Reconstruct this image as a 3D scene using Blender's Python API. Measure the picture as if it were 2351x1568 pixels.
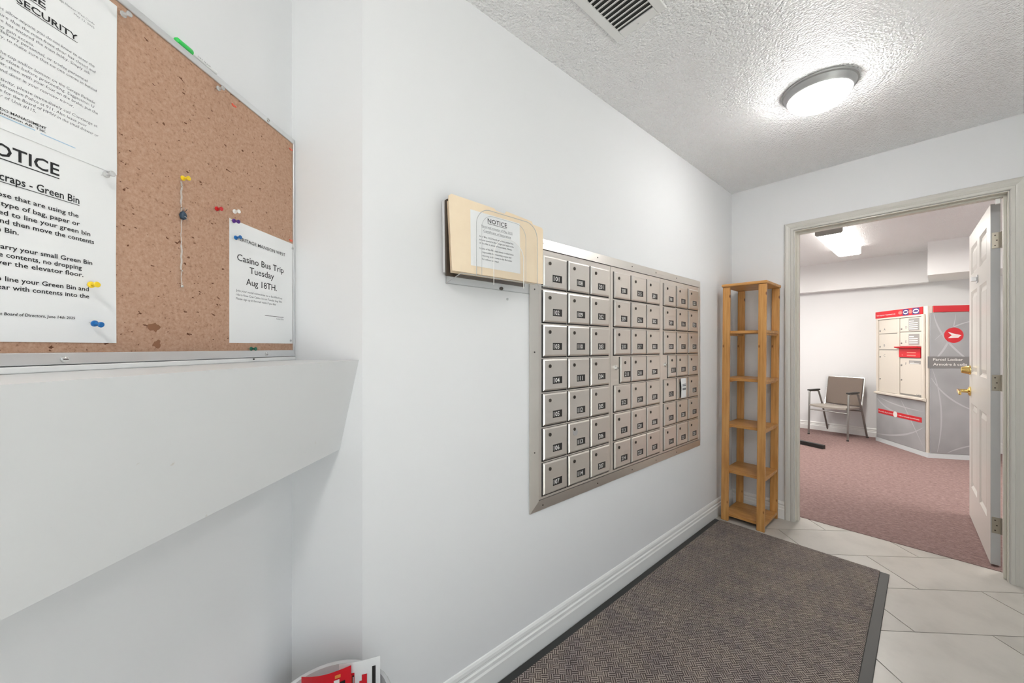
import bpy, bmesh, math, random
from mathutils import Matrix, Vector

random.seed(7)
for o in list(bpy.data.objects):
    bpy.data.objects.remove(o, do_unlink=True)
SC = bpy.context.scene
COL = SC.collection
PI = math.pi
CEIL = 2.41

# ------------------------------------------------------------------ camera
cam_data = bpy.data.cameras.new('camera')
cam = bpy.data.objects.new('camera', cam_data)
COL.objects.link(cam)
cam_data.sensor_width = 36.0
cam_data.lens = 36.0 * 867.4 / 2351.0
cam_data.shift_y = 13.0 / 2351.0
cam_data.clip_start = 0.02
cam.location = (1.077, -3.226, 1.22)
cam.rotation_euler = (PI / 2, 0, math.radians(48.65))
SC.camera = cam

# ------------------------------------------------------------------ light
world = bpy.data.worlds.new('daylight')
SC.world = world
world.use_nodes = True
bg = world.node_tree.nodes['Background']
bg.inputs['Color'].default_value = (0.86, 0.93, 1.0, 1)
bg.inputs['Strength'].default_value = 1.3
sun_data = bpy.data.lights.new('sun', 'SUN')
sun_data.energy = 11.5
sun_data.angle = math.radians(1.0)
sun_data.color = (1.0, 0.97, 0.93)
sun = bpy.data.objects.new('sun', sun_data)
COL.objects.link(sun)
sun.rotation_euler = Vector((-math.cos(math.radians(62)), -0.10, -math.sin(math.radians(62)))).to_track_quat('-Z', 'Y').to_euler()
SC.view_settings.view_transform = 'Standard'
SC.view_settings.look = 'None'
SC.view_settings.gamma = 1.0
SC.view_settings.use_curve_mapping = False
SC.cycles.transparent_max_bounces = 32
SC.cycles.max_bounces = 6
SC.cycles.glossy_bounces = 3
SC.cycles.caustics_reflective = False
SC.cycles.caustics_refractive = False
SC.cycles.use_light_tree = False
SC.cycles.adaptive_threshold = 0.04
SC.view_settings.exposure = 0.75
LAMP_GLOW = 33.0        # ceiling bowl over the mat
REAR_GLOW = 66.0        # ceiling bowl behind the camera
TUBE_GLOW = 33.0        # fluorescent fittings of the room beyond, the unseen ones added


# ------------------------------------------------------------------ materials
def mat(name, color, rough=0.5, metal=0.0, spec=0.5, emit=None, strength=0.0, coat=0.0):
    m = bpy.data.materials.new(name)
    m.use_nodes = True
    b = m.node_tree.nodes['Principled BSDF']
    b.inputs['Base Color'].default_value = (*color, 1)
    b.inputs['Roughness'].default_value = rough
    b.inputs['Metallic'].default_value = metal
    b.inputs['Specular IOR Level'].default_value = spec
    b.inputs['Coat Weight'].default_value = coat
    if emit:
        b.inputs['Emission Color'].default_value = (*emit, 1)
        b.inputs['Emission Strength'].default_value = strength
    return m


def nodes_of(m):
    return m.node_tree.nodes, m.node_tree.links, m.node_tree.nodes['Principled BSDF']


def coords(m, scale=(1, 1, 1), rot=(0, 0, 0), kind='Object'):
    n, l, b = nodes_of(m)
    tc = n.new('ShaderNodeTexCoord')
    mp = n.new('ShaderNodeMapping')
    mp.inputs['Scale'].default_value = scale
    mp.inputs['Rotation'].default_value = rot
    l.new(tc.outputs[kind], mp.inputs['Vector'])
    return mp.outputs['Vector']


def noise(m, vec, scale, detail=4, rough=0.6):
    n, l, b = nodes_of(m)
    t = n.new('ShaderNodeTexNoise')
    t.inputs['Scale'].default_value = scale
    t.inputs['Detail'].default_value = detail
    t.inputs['Roughness'].default_value = rough
    l.new(vec, t.inputs['Vector'])
    return t.outputs['Fac']


def ramp(m, fac, stops):
    n, l, b = nodes_of(m)
    r = n.new('ShaderNodeValToRGB')
    e = r.color_ramp.elements
    while len(e) < len(stops):
        e.new(0.5)
    for i, (p, c) in enumerate(stops):
        e[i].position = p
        e[i].color = (*c, 1) if len(c) == 3 else c
    l.new(fac, r.inputs['Fac'])
    return r.outputs['Color']


def bump(m, height, strength=0.3, dist=0.01):
    n, l, b = nodes_of(m)
    bp = n.new('ShaderNodeBump')
    bp.inputs['Strength'].default_value = strength
    bp.inputs['Distance'].default_value = dist
    l.new(height, bp.inputs['Height'])
    l.new(bp.outputs['Normal'], b.inputs['Normal'])


def base(m, col):
    n, l, b = nodes_of(m)
    l.new(col, b.inputs['Base Color'])


def mixc(m, fac, a, b_, mode='MIX'):
    n, l, b = nodes_of(m)
    x = n.new('ShaderNodeMix')
    x.data_type = 'RGBA'
    x.blend_type = mode
    for s, v in ((x.inputs[0], fac), (x.inputs[6], a), (x.inputs[7], b_)):
        if hasattr(v, 'links'):
            l.new(v, s)
        elif isinstance(v, (int, float)):
            s.default_value = v
        else:
            s.default_value = (*v, 1)
    return x.outputs[2]


def math_n(m, op, a, b_=None):
    n, l, b = nodes_of(m)
    x = n.new('ShaderNodeMath')
    x.operation = op
    for s, v in ((x.inputs[0], a), (x.inputs[1], b_)):
        if v is None:
            continue
        if hasattr(v, 'links'):
            l.new(v, s)
        else:
            s.default_value = v
    return x.outputs[0]


M = {}
M['paint'] = mat('white_wall_paint', (0.745, 0.75, 0.765), 0.75, spec=0.2)
M['soffit'] = mat('white_soffit_paint', (0.82, 0.82, 0.825), 0.6, spec=0.3)
M['trimwhite'] = mat('white_trim_gloss', (0.80, 0.805, 0.80), 0.28)
M['casing'] = mat('greige_trim_gloss', (0.58, 0.565, 0.525), 0.3)
M['jamb'] = mat('cream_jamb_gloss', (0.66, 0.64, 0.57), 0.3)
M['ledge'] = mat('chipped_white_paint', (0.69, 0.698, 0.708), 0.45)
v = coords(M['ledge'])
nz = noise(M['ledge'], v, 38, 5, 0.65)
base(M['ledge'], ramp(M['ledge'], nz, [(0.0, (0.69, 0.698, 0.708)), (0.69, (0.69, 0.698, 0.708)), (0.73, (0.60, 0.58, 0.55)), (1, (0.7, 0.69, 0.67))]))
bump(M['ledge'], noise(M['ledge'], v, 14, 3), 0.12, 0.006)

# stippled ceiling
m = M['ceiling'] = mat('stippled_ceiling', (0.95, 0.955, 0.965), 0.4, spec=0.5)
v = coords(m)
n_, l_, b_ = nodes_of(m)
vo = n_.new('ShaderNodeTexVoronoi')
vo.inputs['Scale'].default_value = 105
l_.new(v, vo.inputs['Vector'])
nz = noise(m, v, 150, 1, 0.6)
hgt = math_n(m, 'ADD', math_n(m, 'MULTIPLY', vo.outputs['Distance'], -0.8), nz)
bump(m, hgt, 0.7, 0.013)
M['ceiling_far'] = m

# tiles, grout, carpet, mat
M['grout'] = mat('grey_grout', (0.34, 0.33, 0.31), 0.8)
TILE = []
for i, c in enumerate(((0.475, 0.45, 0.415), (0.45, 0.427, 0.395), (0.50, 0.475, 0.44))):
    m = mat('stone_tile_%d' % i, c, 0.33, spec=0.45)
    v = coords(m, kind='Object')
    nz = noise(m, v, 5, 6, 0.6)
    dark = tuple(x * 0.84 for x in c)
    base(m, ramp(m, nz, [(0.25, dark), (0.5, c), (0.75, tuple(min(1, x * 1.08) for x in c))]))
    TILE.append(m)
m = M['carpet'] = mat('mauve_carpet', (0.36, 0.22, 0.20), 0.95, spec=0.1)
v = coords(m)
nz = noise(m, v, 40, 4, 0.75)
base(m, ramp(m, nz, [(0.3, (0.20, 0.130, 0.122)), (0.55, (0.295, 0.200, 0.188)), (0.75, (0.385, 0.275, 0.255))]))
bump(m, noise(m, v, 260, 0), 0.6, 0.01)
m = M['mat'] = mat('brown_grey_woven_mat', (0.2, 0.17, 0.15), 0.95, spec=0.08)
v = coords(m, rot=(0, 0, PI / 4))
n_, l_, b_ = nodes_of(m)
ck = n_.new('ShaderNodeTexChecker')
ck.inputs['Scale'].default_value = 44
l_.new(v, ck.inputs['Vector'])
waves = []
for d in ('X', 'Y'):
    w = n_.new('ShaderNodeTexWave')
    w.bands_direction = d
    w.inputs['Scale'].default_value = 38
    w.inputs['Distortion'].default_value = 1.3
    w.inputs['Detail'].default_value = 2
    l_.new(v, w.inputs['Vector'])
    waves.append(w.outputs['Fac'])
wv = mixc(m, ck.outputs['Fac'], waves[0], waves[1])
big = noise(m, v, 9, 4)
cc = ramp(m, wv, [(0.1, (0.085, 0.072, 0.067)), (0.5, (0.255, 0.22, 0.20)), (0.95, (0.46, 0.41, 0.375))])
tint = ramp(m, big, [(0.3, (0.80, 0.78, 0.83)), (0.7, (1.10, 1.06, 1.0))])
base(m, mixc(m, 1.0, cc, tint, 'MULTIPLY'))
bump(m, wv, 0.7, 0.005)
M['concrete'] = mat('pale_concrete', (0.74, 0.73, 0.70), 0.9)  # pale so the added ground outside bounces sun up to the ceiling
M['rubber'] = mat('black_rubber_edge', (0.025, 0.026, 0.026), 0.5)

# cork board
m = M['cork'] = mat('brown_fibre_pinboard', (0.45, 0.28, 0.19), 0.85, spec=0.15)
v = coords(m, (1, 1, 1))
a1 = noise(m, v, 190, 6, 0.7)
c1 = ramp(m, a1, [(0.28, (0.22, 0.115, 0.075)), (0.40, (0.44, 0.265, 0.18)), (0.60, (0.52, 0.335, 0.24)), (0.8, (0.60, 0.41, 0.31))])
v2 = coords(m, (1, 1.5, 1), (0, 0, 0.4))
a2 = noise(m, v2, 85, 3, 0.55)
c2 = ramp(m, a2, [(0.0, (1, 1, 1)), (0.675, (1, 1, 1)), (0.70, (0.30, 0.20, 0.15)), (1, (0.2, 0.12, 0.09))])
base(m, mixc(m, 1.0, c1, c2, 'MULTIPLY'))
bump(m, a1, 0.5, 0.003)
M['corkhole'] = mat('torn_pinboard_core', (0.26, 0.13, 0.075), 0.95, spec=0.1)
M['alu'] = mat('satin_aluminium', (0.72, 0.73, 0.74), 0.36, 0.85)
M['chrome'] = mat('chrome', (0.75, 0.75, 0.74), 0.18, 1.0)
M['silver'] = mat('tarnished_silver', (0.45, 0.44, 0.42), 0.35, 1.0)
M['steelgrey'] = mat('grey_tube_steel', (0.36, 0.355, 0.34), 0.28, 0.9)

# brushed stainless mailboxes
def steel(name, c, r0, r1, sx):
    m = mat(name, c, 0.3, 1.0)
    n, l, b = nodes_of(m)
    v = coords(m, sx)
    nz = noise(m, v, 60, 4, 0.6)
    mr = n.new('ShaderNodeMapRange')
    mr.inputs['To Min'].default_value = r0
    mr.inputs['To Max'].default_value = r1
    l.new(nz, mr.inputs['Value'])
    l.new(mr.outputs['Result'], b.inputs['Roughness'])
    bump(m, nz, 0.05, 0.001)
    return m
M['steel'] = steel('brushed_stainless', (0.84, 0.80, 0.755), 0.28, 0.44, (0.3, 14, 6))
M['steelframe'] = steel('brushed_stainless_frame', (0.80, 0.765, 0.72), 0.32, 0.46, (14, 0.3, 6))
M['black'] = mat('black_plastic', (0.02, 0.018, 0.017), 0.4)
M['lockdark'] = mat('dark_lock_steel', (0.08, 0.07, 0.06), 0.35, 0.7)
M['ink'] = mat('black_ink', (0.015, 0.015, 0.017), 0.7)
M['greyink'] = mat('grey_ink', (0.16, 0.165, 0.18), 0.7)
M['blueink'] = mat('pale_blue_ink', (0.35, 0.55, 0.72), 0.7)
M['whiteink'] = mat('white_print', (0.82, 0.81, 0.79), 0.5)
M['paper'] = mat('white_paper', (0.80, 0.805, 0.81), 0.7, spec=0.2)
M['manila'] = mat('manila_card', (0.80, 0.62, 0.42), 0.7, spec=0.2)
v = coords(M['manila'])
base(M['manila'], ramp(M['manila'], noise(M['manila'], v, 9, 3), [(0.3, (0.79, 0.64, 0.47)), (0.7, (0.85, 0.71, 0.53))]))
M['darkcard'] = mat('dark_brown_card', (0.07, 0.05, 0.035), 0.7)

# pine
def pine(name, axis):
    m = mat(name, (0.6, 0.33, 0.12), 0.4, spec=0.4)
    sc = {'z': (9, 9, 0.55), 'x': (0.8, 9, 9), 'y': (9, 0.8, 9)}[axis]
    v = coords(m, sc)
    g = noise(m, v, 7, 5, 0.55)
    c = ramp(m, g, [(0.3, (0.40, 0.18, 0.05)), (0.48, (0.55, 0.275, 0.085)), (0.7, (0.66, 0.36, 0.13))])
    n, l, b = nodes_of(m)
    ks = {'z': (15, 0.01, 6.5), 'x': (6, 13, 0.01), 'y': (13, 6, 0.01)}[axis]
    kv = coords(m, ks)
    vo = n.new('ShaderNodeTexVoronoi')
    vo.inputs['Scale'].default_value = 1.0
    l.new(kv, vo.inputs['Vector'])
    k = ramp(m, vo.outputs['Distance'], [(0.0, (0.16, 0.06, 0.02)), (0.09, (0.22, 0.085, 0.03)), (0.13, (1, 1, 1)), (1, (1, 1, 1))])
    base(m, mixc(m, 1.0, c, k, 'MULTIPLY'))
    return m
M['pine_z'] = pine('pine_upright_grain', 'z')
M['pine_x'] = pine('pine_level_grain', 'x')

M['lampgrey'] = mat('grey_lamp_ring', (0.40, 0.40, 0.40), 0.4, 0.3)
M['glow'] = mat('lit_opal_bowl', (0.9, 0.88, 0.84), 0.3, emit=(1.0, 0.975, 0.95), strength=LAMP_GLOW)
M['glow_rear'] = mat('lit_opal_bowl_bright', (0.9, 0.88, 0.84), 0.3, emit=(1.0, 0.975, 0.95), strength=REAR_GLOW)
M['tube'] = mat('lit_fluorescent_lens', (0.9, 0.88, 0.8), 0.4, emit=(1.0, 0.965, 0.90), strength=TUBE_GLOW)
M['tube_side'] = mat('lit_fluorescent_side', (0.85, 0.84, 0.8), 0.4, emit=(1.0, 0.97, 0.92), strength=TUBE_GLOW * 0.06)
M['fitting'] = mat('white_enamel_fitting', (0.75, 0.74, 0.70), 0.4)
M['fitting_end'] = mat('grey_fitting_end', (0.30, 0.29, 0.27), 0.5)
M['grille'] = mat('white_enamel_grille', (0.78, 0.78, 0.775), 0.4)
M['duct'] = mat('dark_duct', (0.05, 0.05, 0.05), 0.9)
M['door'] = mat('cream_door_paint', (0.70, 0.68, 0.64), 0.32)
M['dooredge'] = mat('grey_door_edge_paint', (0.50, 0.515, 0.53), 0.5)
M['hinge'] = mat('aged_nickel', (0.42, 0.39, 0.33), 0.3, 0.9)
M['brass'] = mat('polished_brass', (0.83, 0.62, 0.22), 0.2, 1.0)
M['taupe'] = mat('taupe_upholstery', (0.185, 0.150, 0.128), 0.85, spec=0.15)
M['taupe_light'] = mat('worn_taupe_seat', (0.33, 0.30, 0.27), 0.75, spec=0.2)  # paler taupe than the backrest
M['brownpad'] = mat('brown_upholstery', (0.13, 0.10, 0.085), 0.8, spec=0.15)
M['blacksteel'] = mat('black_steel', (0.02, 0.02, 0.02), 0.4)
M['laminate'] = mat('grey_table_laminate', (0.45, 0.43, 0.40), 0.4)
M['cream'] = mat('cream_locker_enamel', (0.66, 0.61, 0.54), 0.4)
M['lockerwhite'] = mat('pale_locker_plinth', (0.66, 0.70, 0.72), 0.45)
M['red'] = mat('post_red', (0.62, 0.012, 0.022), 0.4)
M['redlight'] = mat('pale_red_print', (0.85, 0.22, 0.18), 0.45)
M['navy'] = mat('navy_print', (0.05, 0.04, 0.18), 0.5)
M['darkband'] = mat('dark_grey_band', (0.21, 0.205, 0.205), 0.5)
M['platetext'] = mat('grey_instruction_plate', (0.30, 0.29, 0.28), 0.5)
m = M['greysheet'] = mat('grey_printed_sheet', (0.38, 0.385, 0.395), 0.35)
v = coords(m)
base(m, ramp(m, noise(m, v, 2.2, 2), [(0.3, (0.30, 0.305, 0.315)), (0.7, (0.43, 0.435, 0.45))]))
M['swoosh'] = mat('pale_grey_swoosh', (0.50, 0.51, 0.525), 0.35)
M['bin'] = mat('pale_grey_plastic', (0.62, 0.63, 0.64), 0.25)
M['orange'] = mat('orange_print', (0.75, 0.28, 0.06), 0.5)
for nme, c in dict(blue=(0.01, 0.14, 0.42), yellow=(0.85, 0.60, 0.02), redpin=(0.50, 0.012, 0.015), whitepin=(0.85, 0.84, 0.82),
                   purple=(0.10, 0.03, 0.25), greenpin=(0.015, 0.12, 0.07), greencap=(0.03, 0.58, 0.10), redscrap=(0.75, 0.10, 0.05), stone=(0.015, 0.04, 0.07)).items():
    M[nme] = mat(nme + '_plastic', c, 0.3)


def clear(name, tint, rough=0.03, amount=0.12):
    m = bpy.data.materials.new(name)
    m.use_nodes = True
    n, l = m.node_tree.nodes, m.node_tree.links
    n.remove(n['Principled BSDF'])
    tr = n.new('ShaderNodeBsdfTransparent')
    tr.inputs['Color'].default_value = (*tint, 1)
    gl = n.new('ShaderNodeBsdfGlossy')
    gl.inputs['Roughness'].default_value = rough
    gl.inputs['Color'].default_value = (0.9, 0.9, 0.9, 1)
    lw = n.new('ShaderNodeLayerWeight')
    lw.inputs['Blend'].default_value = 0.18
    mr = n.new('ShaderNodeMapRange')
    mr.inputs['To Min'].default_value = 0.008
    mr.inputs['To Max'].default_value = 0.12
    l.new(lw.outputs['Facing'], mr.inputs['Value'])
    mx = n.new('ShaderNodeMixShader')
    l.new(mr.outputs['Result'], mx.inputs['Fac'])
    l.new(tr.outputs['BSDF'], mx.inputs[1])
    l.new(gl.outputs['BSDF'], mx.inputs[2])
    l.new(mx.outputs['Shader'], n['Material Output'].inputs['Surface'])
    return m
M['acrylic'] = clear('clear_acrylic', (0.996, 0.997, 0.998))
M['acryledge'] = mat('acrylic_edge', (0.50, 0.51, 0.52), 0.25)
M['glass'] = clear('window_glass', (0.95, 0.97, 0.96), 0.0)
M['clearpin'] = mat('clear_pin_plastic', (0.86, 0.86, 0.86), 0.12)
M['clearpin'].node_tree.nodes['Principled BSDF'].inputs['Transmission Weight'].default_value = 0.5


# ------------------------------------------------------------------ mesh helpers
_tc = {}


def text_geo(s, bold=0.0):
    """flat glyph mesh of a string at size 1, origin at the start of its baseline"""
    key = (s, bold)
    if key in _tc:
        return _tc[key]
    cu = bpy.data.curves.new('t', 'FONT')
    cu.body = s
    cu.size = 1.0
    cu.resolution_u = 2
    cu.offset = bold
    ob = bpy.data.objects.new('t', cu)
    me = bpy.data.meshes.new_from_object(ob)
    vs = [(p.co.x, p.co.y) for p in me.vertices]
    fs = [tuple(p.vertices) for p in me.polygons]
    bpy.data.objects.remove(ob)
    bpy.data.curves.remove(cu)
    bpy.data.meshes.remove(me)
    x0 = min([p[0] for p in vs] or [0])
    x1 = max([p[0] for p in vs] or [1])
    _tc[key] = (vs, fs, x0, x1)
    return _tc[key]


class MB:
    def __init__(s):
        s.v, s.f, s.m = [], [], []

    def add(s, vs, fs, mi=0):
        k = len(s.v)
        s.v += [tuple(p) for p in vs]
        for f in fs:
            s.f.append(tuple(i + k for i in f))
            s.m.append(mi)
        return s

    def box(s, x0, x1, y0, y1, z0, z1, mi=0):
        vs = [(x0, y0, z0), (x1, y0, z0), (x1, y1, z0), (x0, y1, z0), (x0, y0, z1), (x1, y0, z1), (x1, y1, z1), (x0, y1, z1)]
        return s.add(vs, [(3, 2, 1, 0), (4, 5, 6, 7), (0, 1, 5, 4), (1, 2, 6, 5), (2, 3, 7, 6), (3, 0, 4, 7)], mi)

    def prism(s, pts, a, b, axes='xyz', mi=0):
        """polygon pts (p,q) extruded from a to b along the third axis of axes"""
        n = len(pts)
        ix = {'x': 0, 'y': 1, 'z': 2}
        i0, i1, i2 = (ix[c] for c in axes)
        vs = []
        for h in (a, b):
            for p in pts:
                q = [0, 0, 0]
                q[i0], q[i1], q[i2] = p[0], p[1], h
                vs.append(tuple(q))
        fs = [tuple(range(n - 1, -1, -1)), tuple(range(n, 2 * n))]
        for i in range(n):
            j = (i + 1) % n
            fs.append((i, j, j + n, i + n))
        return s.add(vs, fs, mi)

    def lathe(s, prof, seg=24, axis='z', c=(0, 0, 0), mi=0, cap=True):
        """profile of (radius, height) revolved about an axis through c"""
        vs = []
        n = len(prof)
        for r, h in prof:
            for k in range(seg):
                t = 2 * PI * k / seg
                a, b = r * math.cos(t), r * math.sin(t)
                p = {'z': (a, b, h), 'x': (h, a, b), 'y': (b, h, a)}[axis]
                vs.append((p[0] + c[0], p[1] + c[1], p[2] + c[2]))
        fs = []
        for i in range(n - 1):
            for k in range(seg):
                k2 = (k + 1) % seg
                fs.append((i * seg + k, i * seg + k2, (i + 1) * seg + k2, (i + 1) * seg + k))
        if cap:
            fs.append(tuple(range(seg - 1, -1, -1)))
            fs.append(tuple(range((n - 1) * seg, n * seg)))
        return s.add(vs, fs, mi)

    def tube(s, pts, r, seg=10, mi=0, closed=False):
        P = [Vector(p) for p in pts]
        n = len(P)
        vs = []
        up = None
        for i in range(n):
            if closed:
                d = P[(i + 1) % n] - P[i - 1]
            else:
                d = (P[min(i + 1, n - 1)] - P[max(i - 1, 0)])
            d.normalize()
            if up is None:
                up = Vector((0, 0, 1)) if abs(d.z) < 0.9 else Vector((1, 0, 0))
            a = d.cross(up)
            a.normalize()
            b = a.cross(d)
            up = b
            for k in range(seg):
                t = 2 * PI * k / seg
                vs.append(P[i] + a * (r * math.cos(t)) + b * (r * math.sin(t)))
        fs = []
        for i in range(n if closed else n - 1):
            j = (i + 1) % n
            for k in range(seg):
                k2 = (k + 1) % seg
                fs.append((i * seg + k, i * seg + k2, j * seg + k2, j * seg + k))
        if not closed:
            fs.append(tuple(range(seg - 1, -1, -1)))
            fs.append(tuple(range((n - 1) * seg, n * seg)))
        return s.add(vs, fs, mi)

    def text(s, string, u, v, size, w=0.0, mi=0, align='L', bold=0.0, width=None, shear=0.0, under=0.0):
        vs, fs, x0, x1 = text_geo(string, bold)
        sx = size
        if width:
            sx = width / (x1 - x0)
        tw = (x1 - x0) * sx
        off = {'L': 0, 'C': -tw / 2, 'R': -tw}[align]
        s.add([(u + off + (p[0] - x0) * sx + shear * p[1] * size, v + p[1] * size, w) for p in vs], fs, mi)
        if under:
            a, b = u + off, u + off + tw
            y = v - size * 0.13
            getattr(s, 'aux', s).add([(a, y - under, w), (b, y - under, w), (b, y, w), (a, y, w)], [(0, 1, 2, 3)], mi)
        return s

    def mesh(s, name, mats, smooth=False):
        me = bpy.data.meshes.new(name)
        me.from_pydata(s.v, [], s.f)
        for x in mats:
            me.materials.append(x)
        me.polygons.foreach_set('material_index', s.m)
        if smooth:
            me.polygons.foreach_set('use_smooth', [True] * len(me.polygons))
        bm = bmesh.new()
        bm.from_mesh(me)
        if not s.flat():
            bmesh.ops.recalc_face_normals(bm, faces=bm.faces)
        bm.to_mesh(me)
        bm.free()
        me.update()
        return me

    def flat(s):
        zs = [p[2] for p in s.v]
        return (max(zs) - min(zs)) < 1e-7 if zs else True

    def build(s, name, mats, parent=None, smooth=False, bevel=0.0, mw=None, loc=None, seg=2):
        if not isinstance(mats, (list, tuple)):
            mats = [mats]
        me = s.mesh(name, mats, smooth)
        o = bpy.data.objects.new(name, me)
        COL.objects.link(o)
        if parent:
            o.parent = parent
        if mw is not None:
            o.matrix_world = mw
        if loc is not None:
            o.location = loc
        if bevel:
            md = o.modifiers.new('edge', 'BEVEL')
            md.width = bevel
            md.segments = seg
            md.limit_method = 'ANGLE'
            md.angle_limit = math.radians(35)
        if smooth:
            try:
                me.set_sharp_from_angle(angle=math.radians(38))
            except Exception:
                pass
        return o


def tag(o, label=None, cat=None, group=None, kind=None):
    if label:
        o['label'] = label
    if cat:
        o['category'] = cat
    if group:
        o['group'] = group
    if kind:
        o['kind'] = kind
    return o


def thing(name, label, cat, mw=None, group=None):
    o = bpy.data.objects.new(name, None)
    o.empty_display_size = 0.05
    COL.objects.link(o)
    if mw is not None:
        o.matrix_world = mw
    return tag(o, label, cat, group)


def struct(o):
    o['kind'] = 'structure'
    return o


def child_copy(o, parent, loc=None):
    c = o.copy()
    COL.objects.link(c)
    c.parent = parent
    if loc is not None:
        c.location = loc
    return c


def frame(origin, right, out):
    r, w, u = Vector((*right, 0)).normalized(), Vector((*out, 0)).normalized(), Vector((0, 0, 1))
    return Matrix(((r.x, u.x, w.x, origin[0]), (r.y, u.y, w.y, origin[1]), (r.z, u.z, w.z, origin[2] if len(origin) > 2 else 0), (0, 0, 0, 1)))


def at(fr, u, v, w=0.0):
    return fr @ Matrix.Translation((u, v, w))


BN = (math.cos(math.radians(134.07)), math.sin(math.radians(134.07)))   # along the angled wall
BO = (BN[1], -BN[0])                                                    # out of the angled wall
Q = (-0.150, -2.985)                                                    # inner corner of the angled recess
CN = (0.0, -2.839)                                                      # outer corner of the mailbox wall
F_MAIL = frame((0, 0), (0, 1), (1, 0))
F_DOOR = frame((0, 0), (1, 0), (0, -1))
F_BULL = frame(Q, BN, BO)


def bull(u, w):
    return (Q[0] + BN[0] * u + BO[0] * w, Q[1] + BN[1] * u + BO[1] * w)


# ------------------------------------------------------------------ the shell of the entrance hall
XR, YB = 2.9, -4.85            # opposite wall, rear wall
OPL, OPR, OPT = 0.400, 1.309, 2.030   # door opening
BE = bull(-2.6, 0)             # end of angled wall

floor = struct(MB().box(-1.9, 3.3, -5.0, 0.12, -0.06, -0.004).build('floor', M['grout']))


def clip(poly, axis, lim, keep_less):
    out = []
    for i in range(len(poly)):
        a, b = poly[i], poly[(i + 1) % len(poly)]
        ia = (a[axis] <= lim) if keep_less else (a[axis] >= lim)
        ib = (b[axis] <= lim) if keep_less else (b[axis] >= lim)
        if ia:
            out.append(a)
        if ia != ib:
            t = (lim - a[axis]) / (b[axis] - a[axis])
            out.append((a[0] + (b[0] - a[0]) * t, a[1] + (b[1] - a[1]) * t))
    return out


R2 = math.sqrt(0.5)
rows0, pitch, tl, gap = 0.398, 0.3065, 0.598, 0.0042
for i in range(-9, 18):
    s0 = rows0 + pitch * i
    off = 0.100 if i % 2 == 0 else 0.407
    for j in range(-11, 8):
        t0 = off + tl * j
        quad = []
        for s_, t_ in ((s0 + gap / 2, t0 + gap / 2), (s0 + pitch - gap / 2, t0 + gap / 2), (s0 + pitch - gap / 2, t0 + tl - gap / 2), (s0 + gap / 2, t0 + tl - gap / 2)):
            quad.append(((s_ + t_) * R2, (t_ - s_) * R2))
        for ax, lim, less in ((0, 0.0, False), (0, XR, True), (1, -4.85, False), (1, 0.12, True)):
            quad = clip(quad, ax, lim, less)
            if not quad:
                break
        if len(quad) < 3:
            continue
        area = abs(sum(quad[k][0] * quad[(k + 1) % len(quad)][1] - quad[(k + 1) % len(quad)][0] * quad[k][1] for k in range(len(quad)))) / 2
        if area < 0.0015:
            continue
        # leave out tiles lying wholly behind the angled wall
        if all((p[0] - Q[0]) * BO[0] + (p[1] - Q[1]) * BO[1] < 0 for p in quad):
            continue
        cx = sum(p[0] for p in quad) / len(quad)
        cy = sum(p[1] for p in quad) / len(quad)
        MB().prism([(p[0] - cx, p[1] - cy) for p in quad], -0.006, 0.0).build('tile', TILE[random.randrange(3)], floor, loc=(cx, cy, 0))

ceil_o = struct(MB().box(-0.6, 3.1, -5.0, 0.0, CEIL, CEIL + 0.06).build('ceiling', M['ceiling']))
struct(MB().box(-0.12, 0, CN[1], 0, 0, CEIL).build('wall_mailbox', M['paint']))
sg = [CN, Q, (Q[0] + BN[0] * .1, Q[1] + BN[1] * .1), (-0.07, CN[1] + 0.072)]
struct(MB().prism(sg, 0, CEIL).build('wall_recess', M['paint']))
struct(MB().prism([bull(0.1, 0), bull(-2.6, 0), bull(-2.6, -.1), bull(0.1, -.1)], 0, CEIL).build('wall_left', M['paint']))
struct(MB().box(-1.9, OPL, 0, 0.12, 0, CEIL).box(OPR, 3.3, 0, 0.12, 0, CEIL).box(OPL, OPR, 0, 0.12, OPT, CEIL).build('wall_door', M['paint']))
# opposite wall; its unseen glazed entrance is added to let daylight in
GY0, GY1, GT = -4.0, -1.9, 2.1
struct(MB().box(XR, XR + 0.12, GY1, 0, 0, CEIL).box(XR, XR + 0.12, YB, GY0, 0, CEIL).box(XR, XR + 0.12, GY0, GY1, GT, CEIL).build('wall_right', M['paint']))
struct(MB().box(BE[0] - 0.05, XR + 0.12, YB - 0.12, YB, 0, CEIL).build('wall_rear', M['paint']))
win = struct(MB().box(XR + 0.03, XR + 0.08, GY0, GY0 + .06, 0, GT).box(XR + .03, XR + .08, GY1 - .06, GY1, 0, GT).box(XR + .03, XR + .08, GY0, GY1, GT - .06, GT)
             .box(XR + .03, XR + .08, GY0, GY1, 0, .12).box(XR + .03, XR + .08, -2.98, -2.90, 0.12, GT - .06).build('window_1', M['alu']))
for a, b in ((GY0 + .06, -2.98), (-2.90, GY1 - .06)):
    MB().box(XR + 0.05, XR + 0.056, a, b, 0.12, GT - .06).build('pane', M['glass'], win)
struct(MB().box(XR + .1, XR + 6, -7, 3, -0.1, -0.02).build('ground', M['concrete']))  # unseen pale slab added to bounce sunlight onto the hall ceiling

# sloped ledge under the pinboard
LT = 1.184
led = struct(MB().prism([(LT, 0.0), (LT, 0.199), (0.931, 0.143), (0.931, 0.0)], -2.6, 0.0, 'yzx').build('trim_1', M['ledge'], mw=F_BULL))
struct(MB().box(-2.6, -0.001, LT, LT + 0.0095, 0, 0.0135).build('trim_2', M['trimwhite'], mw=F_BULL, bevel=0.002))

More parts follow.
